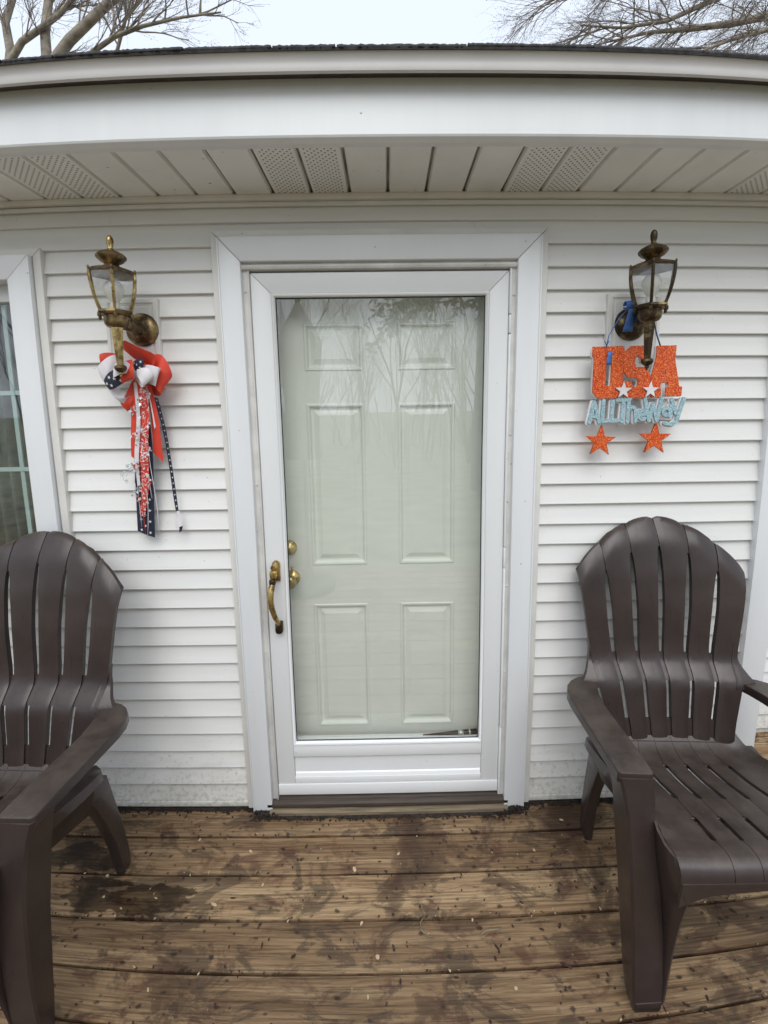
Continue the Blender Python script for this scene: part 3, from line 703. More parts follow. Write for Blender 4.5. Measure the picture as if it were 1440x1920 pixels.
# ------------------------------------------------------------------ ribbon bow on the left lantern
def bx_(px, py, y): # a point on the bow; bow plane measured 1.8 mm per step
    f = (1.5438+y)/(1.5438-.06); X = -.845+(px-255)*.0018+(py-690)*-.00017; Z = 1.765-(py-690)*.00187
    return (X*f, y, 1.613+(Z-1.613)*f)   # loops that stand out from the wall
bow = tag(empty('ribbon_bow', bx_(255, 690, -.06)), 'red, white and navy star ribbon bow with long tails under the left lantern', 'bow')
bl = Vector(bow.location)
def ribbon(name, path, mat, wdt, parent=bow, back=None, curl=0.0):
    # path: list of ((px,py,y) for one edge, (px,py,y) for the other)
    m = MB(); A = [Vector(bx_(*a))-bl for a, b_ in path]; B = [Vector(bx_(*b_))-bl for a, b_ in path]
    def cr(P, t):
        n_ = len(P)-1; i = min(int(t*n_), n_-1); u = t*n_-i
        p0, p1, p2, p3 = P[max(i-1, 0)], P[i], P[i+1], P[min(i+2, n_)]
        return .5*((2*p1)+(p2-p0)*u+(2*p0-5*p1+4*p2-p3)*u*u+(3*p1-p0-3*p2+p3)*u**3)
    K = 6*(len(path)-1); G = []
    for i in range(K+1):
        a, b_ = cr(A, i/K), cr(B, i/K); mid = (a+b_)/2 + Vector((0, -curl, 0)); G.append([a, a.lerp(b_, .25)+(mid-(a+b_)/2)*.75, mid, a.lerp(b_, .75)+(mid-(a+b_)/2)*.75, b_])
    def off(i, j):
        i0, j0 = min(i, K-1), min(j, 3); nn = (G[i0+1][j0]-G[i0][j0]).cross(G[i0][j0+1]-G[i0][j0]); return nn.normalized()*.0011 if nn.length > 1e-9 else Vector((0, .001, 0))
    m.slab(G, off); return m.build(name, mat, parent, smooth_angle=70), G
def star_pts(cx, cz, r, rot=0.0, inner=.40):
    return [(cx+(r if k % 2 == 0 else r*inner)*math.sin(rot+math.pi*k/5), cz+(r if k % 2 == 0 else r*inner)*math.cos(rot+math.pi*k/5)) for k in range(10)]
def stars_on(o, G, pitch=.018, r=.0062, sd=3, single=False):
    rr = random.Random(sd); m = MB(); K = len(G)-1; ln = 0; last = -pitch*.5; row = 0
    for i in range(K):
        seg = (G[i+1][2]-G[i][2]).length
        while last+pitch <= ln+seg:
            last += pitch; u = (last-ln)/max(seg, 1e-6); row += 1
            for t_ in ((.5,) if single else ((.27, .77) if row % 2 else (.5,))):
                j = min(3, int(t_*4)); q = t_*4-j
                c = G[i][j].lerp(G[i+1][j], u).lerp(G[i][j+1].lerp(G[i+1][j+1], u), q)
                e1 = (G[i][j+1]-G[i][j]).normalized(); e2 = (G[i+1][j]-G[i][j]); e2 = (e2-e1*e2.dot(e1)).normalized(); nn = e1.cross(e2)
                if nn.y > 0: nn = -nn
                sp_ = star_pts(0, 0, r, rr.uniform(0, 6)); c = c+nn*.0016
                m.add([c]+[c+e1*a+e2*b_ for a, b_ in sp_], [(0, 1+k, 1+(k+1) % 10) for k in range(10)])
        ln += seg
    if m.v: m.build('star_print', M['star'], o)
y0 = -.075
# back loops
ribbon('ribbon_loop', [((232, 640, -.10), (226, 652, -.07)), ((262, 654, -.105), (250, 672, -.06)), ((290, 668, -.10), (281, 690, -.06)), ((283, 690, -.085), (277, 694, -.06)), ((252, 694, -.07), (252, 698, -.06))], M['red'], .04, curl=0.0066)
ribbon('ribbon_loop', [((252, 680, -.06), (258, 702, -.06)), ((281, 668, -.06), (280, 712, -.075)), ((305, 669, -.075), (296, 730, -.085)), ((323, 705, -.06), (302, 738, -.07)), ((300, 715, -.035), (290, 738, -.04)), ((262, 700, -.03), (262, 715, -.03))], M['red'], .05, curl=0.0044)
ribbon('ribbon_loop', [((254, 690, -.08), (256, 702, -.075)), ((276, 684, -.10), (270, 712, -.095)), ((299, 690, -.11), (291, 722, -.10)), ((296, 694, -.075), (286, 720, -.07)), ((262, 698, -.05), (262, 712, -.05))], M['wht'], .05, curl=0.0033)
o, G = ribbon('ribbon_loop', [((249, 678, -.085), (252, 694, -.085)), ((262, 672, -.105), (260, 694, -.105)), ((270, 680, -.105), (266, 694, -.10)), ((260, 690, -.07), (258, 700, -.07))], M['navy'], .03, curl=0.0028); stars_on(o, G, .017, .0055, 1)
ribbon('ribbon_loop', [((252, 688, -.05), (250, 694, -.05)), ((218, 664, -.06), (222, 690, -.06)), ((186, 664, -.085), (192, 684, -.08)), ((200, 682, -.05), (205, 700, -.05)), ((248, 692, -.035), (248, 702, -.035))], M['red'], .04, curl=0.0044)
ribbon('ribbon_loop', [((252, 688, -.075), (250, 700, -.07)), ((226, 668, -.09), (222, 706, -.085)), ((204, 668, -.105), (203, 714, -.10)), ((182, 687, -.095), (196, 716, -.09)), ((205, 690, -.065), (208, 712, -.065)), ((248, 694, -.05), (248, 704, -.05))], M['wht'], .05, curl=0.0055)
o, G = ribbon('ribbon_loop', [((250, 690, -.09), (250, 704, -.088)), ((222, 690, -.115), (230, 716, -.11)), ((203, 697, -.12), (212, 726, -.115)), ((194, 712, -.105), (204, 726, -.10)), ((214, 704, -.08), (220, 718, -.08)), ((248, 694, -.07), (248, 704, -.07))], M['navy'], .04, curl=0.0033); stars_on(o, G, .017, .0065, 2)
ribbon('ribbon_loop', [((247, 674, -.10), (218, 680, -.10)), ((250, 690, -.118), (222, 698, -.118)), ((250, 708, -.112), (228, 716, -.112)), ((248, 704, -.085), (230, 708, -.085)), ((248, 690, -.07), (236, 694, -.07))], M['red'], .05, curl=0.0022)
ribbon('ribbon_loop', [((250, 700, -.06), (244, 706, -.07)), ((222, 712, -.075), (200, 716, -.085)), ((232, 742, -.085), (214, 742, -.09)), ((246, 735, -.06), (238, 752, -.065)), ((252, 712, -.05), (250, 720, -.05))], M['wht'], .045, curl=0.0033)
ribbon('ribbon_loop', [((254, 705, -.05), (247, 712, -.05)), ((250, 735, -.065), (232, 742, -.07)), ((247, 752, -.07), (225, 752, -.075)), ((243, 764, -.06), (238, 767, -.062))], M['red'], .04)
ribbon('ribbon_loop', [((258, 690, -.10), (254, 700, -.10)), ((276, 690, -.125), (262, 712, -.125)), ((288, 706, -.12), (268, 724, -.118)), ((278, 712, -.09), (262, 720, -.09)), ((256, 700, -.08), (254, 706, -.08))], M['wht'], .04, curl=0.0033)
ribbon('ribbon_loop', [((246, 686, -.105), (250, 696, -.105)), ((232, 676, -.128), (226, 700, -.13)), ((214, 684, -.13), (212, 706, -.128)), ((226, 694, -.10), (224, 706, -.10))], M['wht'], .03, curl=0.0028)
m = MB(); m.lathe([(.006, -.012), (.014, -.008), (.017, 0), (.014, .008), (.006, .012)], 14, (0, -.02, -.015), 'y'); m.build('knot', M['wht'], bow)
# tails
o, G = ribbon('ribbon_tail', [((250, 715, -.05), (268, 715, -.05)), ((253, 800, -.04), (283, 800, -.045)), ((252, 860, -.035), (288, 862, -.04)), ((255, 930, -.03), (290, 935, -.035)), ((258, 993, -.028), (292, 1006, -.030))], M['navy'], .06, curl=0.0033); stars_on(o, G, .020, .0062, 4)
ribbon('ribbon_tail', [((248, 712, -.07), (264, 714, -.07)), ((246, 770, -.062), (268, 775, -.062)), ((245, 820, -.055), (270, 830, -.055)), ((246, 850, -.05), (274, 868, -.05))], M['red'], .05, curl=0.0028)
ribbon('ribbon_tail', [((268, 712, -.06), (284, 722, -.06)), ((281, 760, -.05), (297, 775, -.05)), ((287, 815, -.042), (303, 820, -.045)), ((288, 842, -.038), (308, 862, -.04))], M['red'], .05, curl=0.0028)
ribbon('ribbon_tail', [((262, 714, -.068), (274, 716, -.066)), ((266, 770, -.066), (280, 772, -.062)), ((262, 830, -.058), (278, 834, -.056)), ((266, 900, -.048), (280, 902, -.046)), ((262, 960, -.042), (272, 966, -.040))], M['stripe'], .03, curl=0.0017)
ribbon('ribbon_tail', [((250, 714, -.072), (256, 714, -.072)), ((256, 780, -.070), (263, 782, -.068)), ((252, 850, -.060), (260, 856, -.058)), ((258, 905, -.052), (263, 905, -.050))], M['wht'], .02, curl=0.0011)
ribbon('ribbon_tail', [((272, 714, -.065), (278, 714, -.06)), ((284, 765, -.055), (290, 762, -.05)), ((290, 800, -.05), (296, 790, -.048))], M['wht'], .02)
o, G = ribbon('ribbon_tail', [((288, 742, -.055), (296, 744, -.035)), ((305, 800, -.045), (311, 798, -.03)), ((317, 860, -.035), (323, 860, -.026)), ((328, 930, -.03), (334, 928, -.022)), ((334, 962, -.030), (338, 955, -.024))], M['navy'], .02); stars_on(o, G, .021, .0040, 5, True)
ribbon('ribbon_tail', [((334, 955, -.030), (340, 955, -.024)), ((332, 985, -.030), (345, 982, -.026)), ((340, 990, -.028), (346, 986, -.026))], M['wht'], .02)
o, G = ribbon('ribbon_tail', [((340, 986, -.029), (347, 984, -.026)), ((340, 997, -.029), (345, 994, -.026))], M['navy'], .01)
for (x0, y0_, x1, y1_, mt) in ((258, 715, 262, 985, 'wht'), (266, 716, 276, 1003, 'wht'), (272, 718, 297, 1002, 'wht'), (264, 716, 270, 998, 'red'), (262, 716, 256, 900, 'wht'), (270, 716, 284, 930, 'wht'), (268, 716, 262, 860, 'foil')):
    P = []
    for k in range(13):
        t_ = k/12; P.append(Vector(bx_(x0+(x1-x0)*t_+4*math.sin(t_*7+x0), y0_+(y1_-y0_)*t_, -.062+.022*t_-.004*math.sin(t_*9)))-bl)
    m = MB(); m.tube(P, .0022, 5, flat=.4); m.build('thin_ribbon', M[mt], bow)
# tinsel garland: wire with foil stars
P = []
for k in range(60):
    t_ = k/59; P.append(Vector(bx_(262+14*math.sin(t_*26)+6*t_, 725+215*t_, -.075+.012*math.cos(t_*26)+.02*t_))-bl)
m = MB(); m.tube(P, .0008, 4); gar = m.build('star_garland', M['foil'], bow)
rg = random.Random(11)
for k in range(120):
    q = P[rg.randrange(len(P))]+Vector((rg.uniform(-.014, .014), rg.uniform(-.012, 0), rg.uniform(-.008, .008)))
    r_ = rg.uniform(.004, .0072); sp_ = star_pts(0, 0, r_, rg.uniform(0, 6)); tl = rg.uniform(-.7, .7); e1 = Vector((math.cos(tl), math.sin(tl), 0)); e2 = Vector((0, rg.uniform(-.4, .4), 1)).normalized(); nn = e1.cross(e2)*.0005
    m = MB(); vs = [q+e1*a+e2*b_ for a, b_ in sp_]; m.add([q+nn]+[v_+nn for v_ in vs]+[q-nn]+[v_-nn for v_ in vs], [(0, 1+i, 1+(i+1) % 10) for i in range(10)]+[(11, 12+(i+1) % 10, 12+i) for i in range(10)])
    m.build('foil_star', M[rg.choice(['foil', 'foil', 'star', 'foilr'])], gar)
P = [Vector(bx_(252+q[0], q[1], -.05))-bl for q in ((2, 850), (-4, 870), (-14, 874), (-18, 866), (-10, 864), (-8, 876), (-18, 888), (-24, 884), (-22, 894), (-14, 900))]
m = MB(); m.tube(P, .0008, 4); cw_ = m.build('curled_wire', M['foil'], bow)
for (a, b_) in ((238, 868), (232, 880), (226, 884), (236, 896), (244, 874)):
    q = Vector(bx_(a, b_, -.052))-bl; sp_ = star_pts(0, 0, .009, a); m = MB(); m.prism([(q.x+u, q.z+v_) for u, v_ in sp_], 'y', q.y-.0005, q.y+.0005); m.build('foil_star', M['foil'], cw_)

# ------------------------------------------------------------------ USA sign under the right lantern
def sg(cx, cy):      # 1 step = 0.29 mm; sign hangs at y = -0.055
    px, py = 1080+cx/6.4, 560+cy/6.4
    return (.7024+(px-1108)*.00186+(py-651)*.0000872, 1.8171-(py-651)*.001832)
sign = tag(empty('usa_sign', (.85, -.055, 1.64)), 'glitter letter sign reading USA All The Way hung on blue ribbon', 'sign')
so = Vector(sign.location)
def plate(name, loops, mat, yc, th, parent, bev=.0008):
    cu = bpy.data.curves.new(name, 'CURVE'); cu.dimensions = '2D'; cu.fill_mode = 'BOTH'; cu.extrude = th/2-bev; cu.bevel_depth = bev; cu.bevel_resolution = 1
    for lp in loops:
        s = cu.splines.new('POLY'); s.points.add(len(lp)-1); s.use_cyclic_u = True
        for q, c in zip(s.points, lp): q.co = (c[0]-so.x, c[1]-so.z, 0, 1)
    t_ = bpy.data.objects.new('tmp', cu); C.objects.link(t_); dg = bpy.context.evaluated_depsgraph_get()
    me = bpy.data.meshes.new_from_object(t_.evaluated_get(dg)); bpy.data.objects.remove(t_)
    me.transform(Matrix.Translation((0, yc-so.y, 0)) @ Matrix.Rotation(R(90), 4, 'X')); me.name = name
    me.materials.clear(); me.materials.append(mat)
    o = bpy.data.objects.new(name, me); C.objects.link(o); o.parent = parent; return o
U = [(188,585),(375,582),(378,690),(350,700),(333,1005),(348,1042),(376,1052),(400,1028),(415,700),(392,690),(392,582),(560,578),(562,690),(545,700),(540,1100),(490,1188),(250,1188),(185,1110),(205,700),(186,690)]
S = [(640,578),(830,574),(830,780),(770,780),(762,705),(725,690),(690,720),(682,780),(705,825),(810,825),(870,905),(870,1110),(800,1190),(560,1190),(548,1100),(548,990),(645,990),(655,1045),(700,1062),(728,1020),(722,950),(600,940),(550,870),(550,660)]
A = [(950,578),(1180,573),(1175,690),(1160,700),(1225,1058),(1258,1060),(1252,1168),(1060,1170),(1062,1070),(1095,1060),(1090,1005),(1010,1005),(990,1060),(1000,1070),(1000,1172),(880,1185),(880,960),(945,700),(948,690)]
Ah = [(1048,850),(1065,915),(1030,915)]
sb = plate('red_letters_board', [[sg(a-9, b_+5) for a, b_ in U]], M['foam'], -.050, .009, sign)
plate('letter_backing', [[sg(a-5, b_+4) for a, b_ in S]], M['foam'], -.0505, .009, sb)
plate('letter_backing', [[sg(a-6, b_+5) for a, b_ in A], [sg(a, b_) for a, b_ in Ah]], M['foam'], -.051, .009, sb)
plate('letter', [[sg(*q) for q in U]], M['glit'], -.0575, .005, sb)
plate('letter', [[sg(*q) for q in S]], M['glit'], -.0580, .005, sb)
plate('letter', [[sg(*q) for q in A], [sg(*q) for q in Ah]], M['glit'], -.0585, .005, sb)
for cx, cy, r_ in ((545, 1100, 96), (870, 1098, 96)):
    c = sg(cx, cy); plate('white_star', [star_pts(c[0], c[1], r_/6.4*.00184, 0.02)], M['foam'], -.064, .004, sign)
for cx, cy, r_, ro in ((300, 1712, 188, .04), (967, 1690, 198, .02)):
    c = sg(cx, cy); st = plate('hanging_star', [star_pts(c[0], c[1], r_/6.4*.00184, ro)], M['glit'], -.046, .010, sign)
    m = MB(); m.tube([(c[0]-so.x, -.046-so.y, c[1]-so.z+.045), (c[0]-so.x, -.046-so.y, c[1]-so.z+.075)], .0006, 4); m.build('thread', M['blue'], st)
def strokes(polys, wd):
    out = []
    for pl in polys:
        for a, b_ in zip(pl[:-1], pl[1:]):
            dx, dy = b_[0]-a[0], b_[1]-a[1]; l = math.hypot(dx, dy) or 1; ux, uy = dx/l, dy/l; h = wd/2
            cap = []
            for k in range(7):
                t_ = math.pi*(.5+k/6); cap.append((a[0]+h*(math.cos(t_)*ux-math.sin(t_)*uy), a[1]+h*(math.cos(t_)*uy+math.sin(t_)*ux)))
            for k in range(7):
                t_ = math.pi*(-.5+k/6); cap.append((b_[0]+h*(math.cos(t_)*ux-math.sin(t_)*uy), b_[1]+h*(math.cos(t_)*uy+math.sin(t_)*ux)))
            out.append(cap)
    return out
arc = lambda cx, cy, r_, a0, a1, n_=9: [(cx+r_*math.cos(R(a0+(a1-a0)*k/(n_-1))), cy+r_*math.sin(R(a0+(a1-a0)*k/(n_-1)))) for k in range(n_)]
letters = [
 [[(148, 1478), (207, 1232), (268, 1480)], [(170, 1402), (246, 1402)]],
 [[(318, 1214), (300, 1462), (392, 1458)]],
 [[(428, 1225), (414, 1462), (500, 1456)]],
 [[(478, 1212), (634, 1208)], [(556, 1212), (536, 1470)]],
 [[(622, 1222), (604, 1474)], [(612, 1350)]+arc(660, 1335, 40, -160, 0, 6)+[(702, 1470)]],
 [[(742, 1396), (828, 1384)]+arc(784, 1390, 52, -10, -300, 12)],
 [[(816, 1204), (862, 1462), (912, 1262), (958, 1462), (1016, 1200)]],
 [arc(1076, 1358, 44, 0, 330, 11), [(1128, 1290), (1122, 1412)]],
 [[(1140, 1212), (1186, 1376)], [(1286, 1202), (1196, 1476), (1146, 1512), (1052, 1494)]],
]
wb = empty('blue_words', parent=sign)
for li, lt in enumerate(letters):
    for kind in (0, 1):
        m = MB(); wd = 60 if kind == 0 else 43; i = 0
        for cp in strokes(lt, wd):
            pts = [sg(a-(9 if kind == 0 else 0), b_+(8 if kind == 0 else 0)) for a, b_ in cp]; i += 1
            yb = (-.049-.0003*li) if kind == 0 else (-.0555-.0004*li)
            m.prism([(a-so.x, b_-so.z) for a, b_ in pts], 'y', yb-.004-.00006*i-so.y, yb+.003-so.y)
        m.build('letter' if kind else 'letter_backing', M['glitb' if kind else 'foam'], wb)
# hanging ribbons of the sign
def sp3(px, py, y):
    q = sg((px-1080)*6.4, (py-560)*6.4); f = (1.5438+y)/(1.5438-.055)
    return (q[0]*f-so.x, y-so.y, 1.613+(q[1]-1.613)*f-so.z)
m = MB(); m.tube([sp3(1135, 652, -.060), sp3(1140, 630, -.066), sp3(1160, 598, -.076), sp3(1176, 582, -.083)], .0034, 6, flat=.3); m.tube([sp3(1132, 640, -.066), sp3(1136, 650, -.066), sp3(1140, 640, -.066)], .003, 6, flat=.4); m.build('hanger_ribbon', M['blue'], sign)
m = MB(); m.tube([sp3(1236, 650, -.060), sp3(1229, 630, -.064), sp3(1222, 600, -.07), sp3(1196, 586, -.08)], .0034, 6, flat=.3); m.build('hanger_ribbon', M['blue'], sign)
m = MB(); G = []
for k in range(17):
    a = k/16*2*math.pi*.95; c = Vector(sp3(1177, 577, -.095)); G.append([c+Vector((-.014, .012*math.cos(a), .013*math.sin(a))), c+Vector((.016, .012*math.cos(a), .013*math.sin(a)+.004))])
m.slab(G, lambda i, j: (0, .0008, .0005)); m.build('ribbon_roll', M['blue'], sign)
m = MB(); G = [[Vector(sp3(1178+u-k*2.2, 582+k*7, -.100+.004*k)) for u in (0, 9, 18)] for k in range(7)]; m.slab(G, lambda i, j: (0, .001, 0)); m.build('ribbon_end', M['blue'], sign)
m = MB(); G = [[Vector(sp3(1139+u-k*.8, 660+k*6, -.067)) for u in (0, 4, 8)] for k in range(5)]; m.slab(G, lambda i, j: (0, .001, 0)); m.build('ribbon_end', M['blue'], sign)

# ------------------------------------------------------------------ plastic chairs
def lerp_tab(tab, x):
    if x <= tab[0][0]: return tab[0][1]
    for (a, b_), (c, d) in zip(tab[:-1], tab[1:]):
        if x <= c: return b_+(d-b_)*(x-a)/(c-a)
    return tab[-1][1]
def smooth_tab(tab, x, h):
    return sum(lerp_tab(tab, x+h*k/3) for k in (-3, -2, -1, 0, 1, 2, 3))/7
HW = [(.44, .205), (.50, .212), (.60, .232), (.689, .249), (1.022, .294), (1.3, .332)]
YC = [(.42, .110), (.476, .122), (.535, .137), (.64, .156), (.668, .165), (.712, .211), (.76, .222), (.90, .240), (1.02, .262), (1.115, .288), (1.15, .304), (1.197, .334)]
ZT = [(0, 1.200), (.105, 1.176), (.204, 1.116), (.294, 1.022), (.4, .9)]
def hw(z): return smooth_tab(HW, z, .02)
def back_y(x, z, zt):
    roll = max(0, (z-(zt-.075))/.075)
    return smooth_tab(YC, z, .010) - .016*(x/hw(z))**2 + .018*roll**2*(1 if zt < 1.15 else .55)
def make_chair():
    ch = empty('plastic_chair'); P = M['plastic']
    back = empty('backrest', parent=ch)
    def ztop(u):
        z = 1.1
        for _ in range(12): z = lerp_tab(ZT, abs(u)*hw(z)/1.0)
        return z
    tops = [ztop((b_-3)/3) for b_ in range(7)]
    tops[0] = tops[6] = 1.022
    for s in range(6):
        u0, u1 = (s-3)/3, (s-2)/3; G = []; nv = 40
        for iv in range(nv+1):
            row = []
            for iu in range(7):
                t_ = iu/6; u = u0+(u1-u0)*t_
                zt = tops[s]+(tops[s+1]-tops[s])*t_ + .012*math.sin(math.pi*t_)**.6
                z = .468+(zt-.468)*iv/nv; zl = zt-z
                def gap(ub):
                    if abs(ub) > .99: return 0
                    return (.0072+.0045*math.sin(math.pi*min(1, max(0, (z-.72)/(zt-.10-.72)))) if z > .72 else .0078) if zl > .11 else .0018+.0054*max(0, (zl-.075)/.035)
                x = u*hw(z)
                if iu == 0: x += gap(u0)
                if iu == 6: x -= gap(u1)
                row.append(Vector((x, back_y(x, z, zt) + .0032*(1-math.sin(math.pi*t_)**.7), z)))
            G.append(row)
        m = MB(); m.slab(G, lambda i, j: (0, .017 if j in (0, 6) else .011, .003)); m.build('slat', P, back, smooth_angle=42)
    def band(z0, z1, nm, dy, ztf=None):
        G = []
        for iu in range(25):
            u = -1+2*iu/24; row = []
            for k in range(7):
                z = z0+(z1-z0)*k/6 if ztf is None else ztop(u*.97)-.088+.084*k/6
                x = u*hw(z)*.985; row.append(Vector((x, back_y(x, z, ztop(u) if ztf else 2)+dy, z)))
            G.append(row)
        m = MB(); m.slab(G, lambda i, j: (0, .008, .001)); m.build(nm, P, back, smooth_angle=50)
    band(.662, .735, 'lumbar_band', .0085); band(.445, .532, 'lower_band', .0085); band(0, 0, 'top_band', .006, True)
    # seat
    SY = [(-.44, .545), (-.405, .562), (-.36, .562), (-.316, .5485), (-.227, .5255), (-.152, .508), (-.06, .476), (.036, .452), (.075, .450), (.105, .460), (.130, .485)]
    def sz(y): return smooth_tab(SY, y, .012)
    NOSE = [(.125, .482), (.10, None), (.07, None), (.04, None)]
    ys = [.128, .115, .10, .085, .07, .05, .036, .032, 0, -.03, -.06, -.09, -.12, -.150, -.154, -.175, -.2, -.225, -.229, -.26, -.29, -.314, -.318, -.335, -.35]
    prof = [(y, sz(y)) for y in ys] + [(-.366, .5605), (-.380, .556), (-.392, .546), (-.399, .532), (-.402, .515), (-.4035, .500)]
    seat = empty('seat', parent=ch); W_ = .262
    for s in range(6):
        G = []
        bounds = [-W_, -.136, -.068, 0, .068, .136, W_]
        for (y, z) in prof:
            row = []
            slot = (-.152 < y < .034) or (-.316 < y < -.227)
            xl, xr = bounds[s], bounds[s+1]; wtap = 1.0
            if y > .03: wtap = 1-.18*(y-.03)/.1
            elif y < -.36: wtap = 1.0
            g_ = .0068 if slot else .0007
            for iu in range(6):
                t_ = iu/5; x = xl+(xr-xl)*t_
                if iu == 0 and s > 0: x = xl+g_
                if iu == 5 and s < 5: x = xr-g_
                e = .020*max(0, abs(x)/W_-.86)/.14 if y > -.33 else .006*max(0, abs(x)/W_-.86)/.14
                row.append(Vector((x*wtap, y, z + e*(1 if y > -.3 else .3) - (.0015 if (iu in (0, 5) and -.33 < y < .06 and abs(x) < .2) else 0))))
            G.append(row)
        m = MB(); m.slab(G, lambda i, j: (0, .004 if i > len(prof)-6 else 0, -.011 if i <= len(prof)-6 else -.002)); m.build('slat', P, seat, smooth_angle=45)
    for y0_, y1_ in ((-.228, -.151), (.033, .09)):
        G = [[Vector((-W_*.93+2*W_*.93*i/16, y0_+(y1_-y0_)*k/4, sz(y0_+(y1_-y0_)*k/4)-.006)) for k in range(5)] for i in range(17)]
        m = MB(); m.slab(G, lambda i, j: (0, 0, -.012)); m.build('seat_rail', P, seat)
    # front apron with arched lower edge
    G = []
    for i in range(33):
        x = -W_+.002+(2*W_-.004)*i/32; ax = abs(x)
        zb = .497-.012*(ax/.18)**2 if ax < .18 else .485-.036*((ax-.18)/.08)**1.4
        G.append([Vector((x, -.4040+.0012*(k > 2), .520+(zb-.520)*k/5)) for k in range(6)])
    m = MB(); m.slab(G, lambda i, j: (0, .010, 0)); m.build('apron', P, seat, smooth_angle=45)
    # arms, legs, side rails
    for sx in (-1, 1):
        poly = [(.262, -.246), (.268, -.2525), (.345, -.2505), (.354, -.244), (.362, -.15), (.369, -.03), (.373, .055), (.370, .100), (.357, .137), (.335, .165), (.308, .183), (.278, .192), (.248, .196), (.236, .188), (.243, .165), (.256, .135), (.268, .09), (.276, .03), (.272, -.08), (.265, -.17)]
        arm = MB(); zA = lambda y: .676-.014*max(0, min(1, (y+.10)/.25))
        n_ = len(poly); cx_, cy_ = .315, -.02
        def ring(shr, dz): return [((q[0]+(cx_-q[0])*shr if True else 0)*sx, q[1]+(cy_-q[1])*shr*.4, zA(q[1])+dz) for q in poly]
        rings = [ring(.05, -.030), ring(.0, -.030), ring(0, -.006), ring(.015, -.002), ring(.05, 0)]
        vs = [q for r_ in rings for q in r_]; fs = []
        for r_ in range(len(rings)-1): fs += [(r_*n_+k, r_*n_+(k+1) % n_, (r_+1)*n_+(k+1) % n_, (r_+1)*n_+k) for k in range(n_)]
        fs += [tuple(range(n_)), tuple(range((len(rings)-1)*n_, len(rings)*n_))]
        arm.add(vs, fs); arm.build('armrest', P, ch, smooth_angle=38)
        # wing joining armrest and back
        m = MB(); G = []
        for k in range(11):
            f = k/10; z = .645+.13*f; hx_ = hw(z); xo = max(hx_-.003, hx_+.075*(1-f)**2.6)
            G.append([Vector((sx*(hx_-.020), back_y(hx_, z, 2)+.002, z)), Vector((sx*(hx_*.5+xo*.5-.006), back_y(hx_, z, 2)+.006, z)), Vector((sx*xo, back_y(hx_, z, 2)+.010, z))])
        m.slab(G, lambda i, j: (0, .016, 0)); m.build('arm_wing', P, ch, smooth_angle=50)
        # front leg: outer post and inner flange
        def legring(z, xi, xo, yf, yb): return [(sx*xi, yf, z), (sx*(xo-.006), yf-.001, z), (sx*xo, yf+.006, z), (sx*xo, yb, z), (sx*(xo-.012), yb, z), (sx*(xo-.012), yf+.014, z), (sx*xi, yf+.014, z)]
        m = MB(); LR = [legring(0.004, .219, .290, -.352, -.300), legring(.03, .2175, .297, -.352, -.292), legring(.12, .222, .306, -.345, -.270), legring(.25, .231, .316, -.332, -.245), legring(.38, .246, .325, -.314, -.225), legring(.47, .262, .330, -.300, -.205), legring(.56, .263, .333, -.276, -.185), legring(.62, .262, .341, -.262, -.175), legring(.662, .2615, .352, -.2535, -.17)]
        vs = [q for r_ in LR for q in r_]; fs = []
        for r_ in range(len(LR)-1): fs += [(r_*7+k, r_*7+(k+1) % 7, (r_+1)*7+(k+1) % 7, (r_+1)*7+k) for k in range(7)]
        fs += [tuple(range(7)), tuple(range((len(LR)-1)*7, len(LR)*7))]
        m.add(vs, fs); leg = m.build('front_leg', P, ch, smooth_angle=40)
        # web from the post to the seat nose
        LEGI = [(.03, (.2175, -.352)), (.12, (.222, -.345)), (.25, (.231, -.332)), (.38, (.246, -.314)), (.47, (.262, -.300)), (.56, (.263, -.276)), (.6, (.263, -.268))]
        FRI = [(.03, (.2165, -.3535)), (.12, (.2190, -.3525)), (.25, (.226, -.360)), (.34, (.2295, -.371)), (.40, (.2325, -.383)), (.437, (.237, -.394)), (.455, (.241, -.4025)), (.48, (.250, -.4045)), (.51, (.258, -.4035)), (.535, (.262, -.398)), (.550, (.2635, -.387)), (.560, (.264, -.372))]
        G = []
        for k in range(26):
            z = .035+(.560-.035)*k/25
            li = Vector((lerp_tab([(a, b_[0]) for a, b_ in LEGI], z)+.003, lerp_tab([(a, b_[1]) for a, b_ in LEGI], z)+.004, z))
            fi = Vector((lerp_tab([(a, b_[0]) for a, b_ in FRI], z), lerp_tab([(a, b_[1]) for a, b_ in FRI], z), z))
            bulge = Vector((.010*min(1, (fi-li).length/.05), 0, 0))
            row = [li, li.lerp(fi, .3)+bulge*.7, li.lerp(fi, .65)+bulge, li.lerp(fi, .9)+bulge*.6, fi]; G.append([Vector((sx*q.x, q.y, q.z)) for q in row])
        m = MB(); m.slab(G, lambda i, j: (-sx*.008, .006, 0)); m.build('leg_web', P, leg, smooth_angle=60)
        m = MB(); m.prism([(sx*.222, .006), (sx*.284, .006), (sx*.291, .040), (sx*.219, .044)], 'y', -.3545, -.350); m.build('foot_pad', P, leg, bevel=.0015)
        # side rail under the arm
        G = []
        for k in range(11):
            t_ = k/10; y = -.225+.275*t_; b_ = .016*math.sin(math.pi*min(1, t_*.75)); e_ = .022*max(0, (t_-.85)/.15)**2
            G.append([Vector((sx*(.296), y, .612-.062*t_)), Vector((sx*(.318+b_-e_), y, .610-.064*t_-e_*.4)), Vector((sx*(.322+b_-e_), y, .575-.055*t_)), Vector((sx*(.304+b_*.5-e_*.5), y-.005*t_, .548-.045*t_)), Vector((sx*.272, y-.03*t_, .480-.080*t_))])
        m = MB(); m.slab(G, lambda i, j: (-sx*.011, 0, -.002)); m.build('side_rail', P, ch, smooth_angle=50)
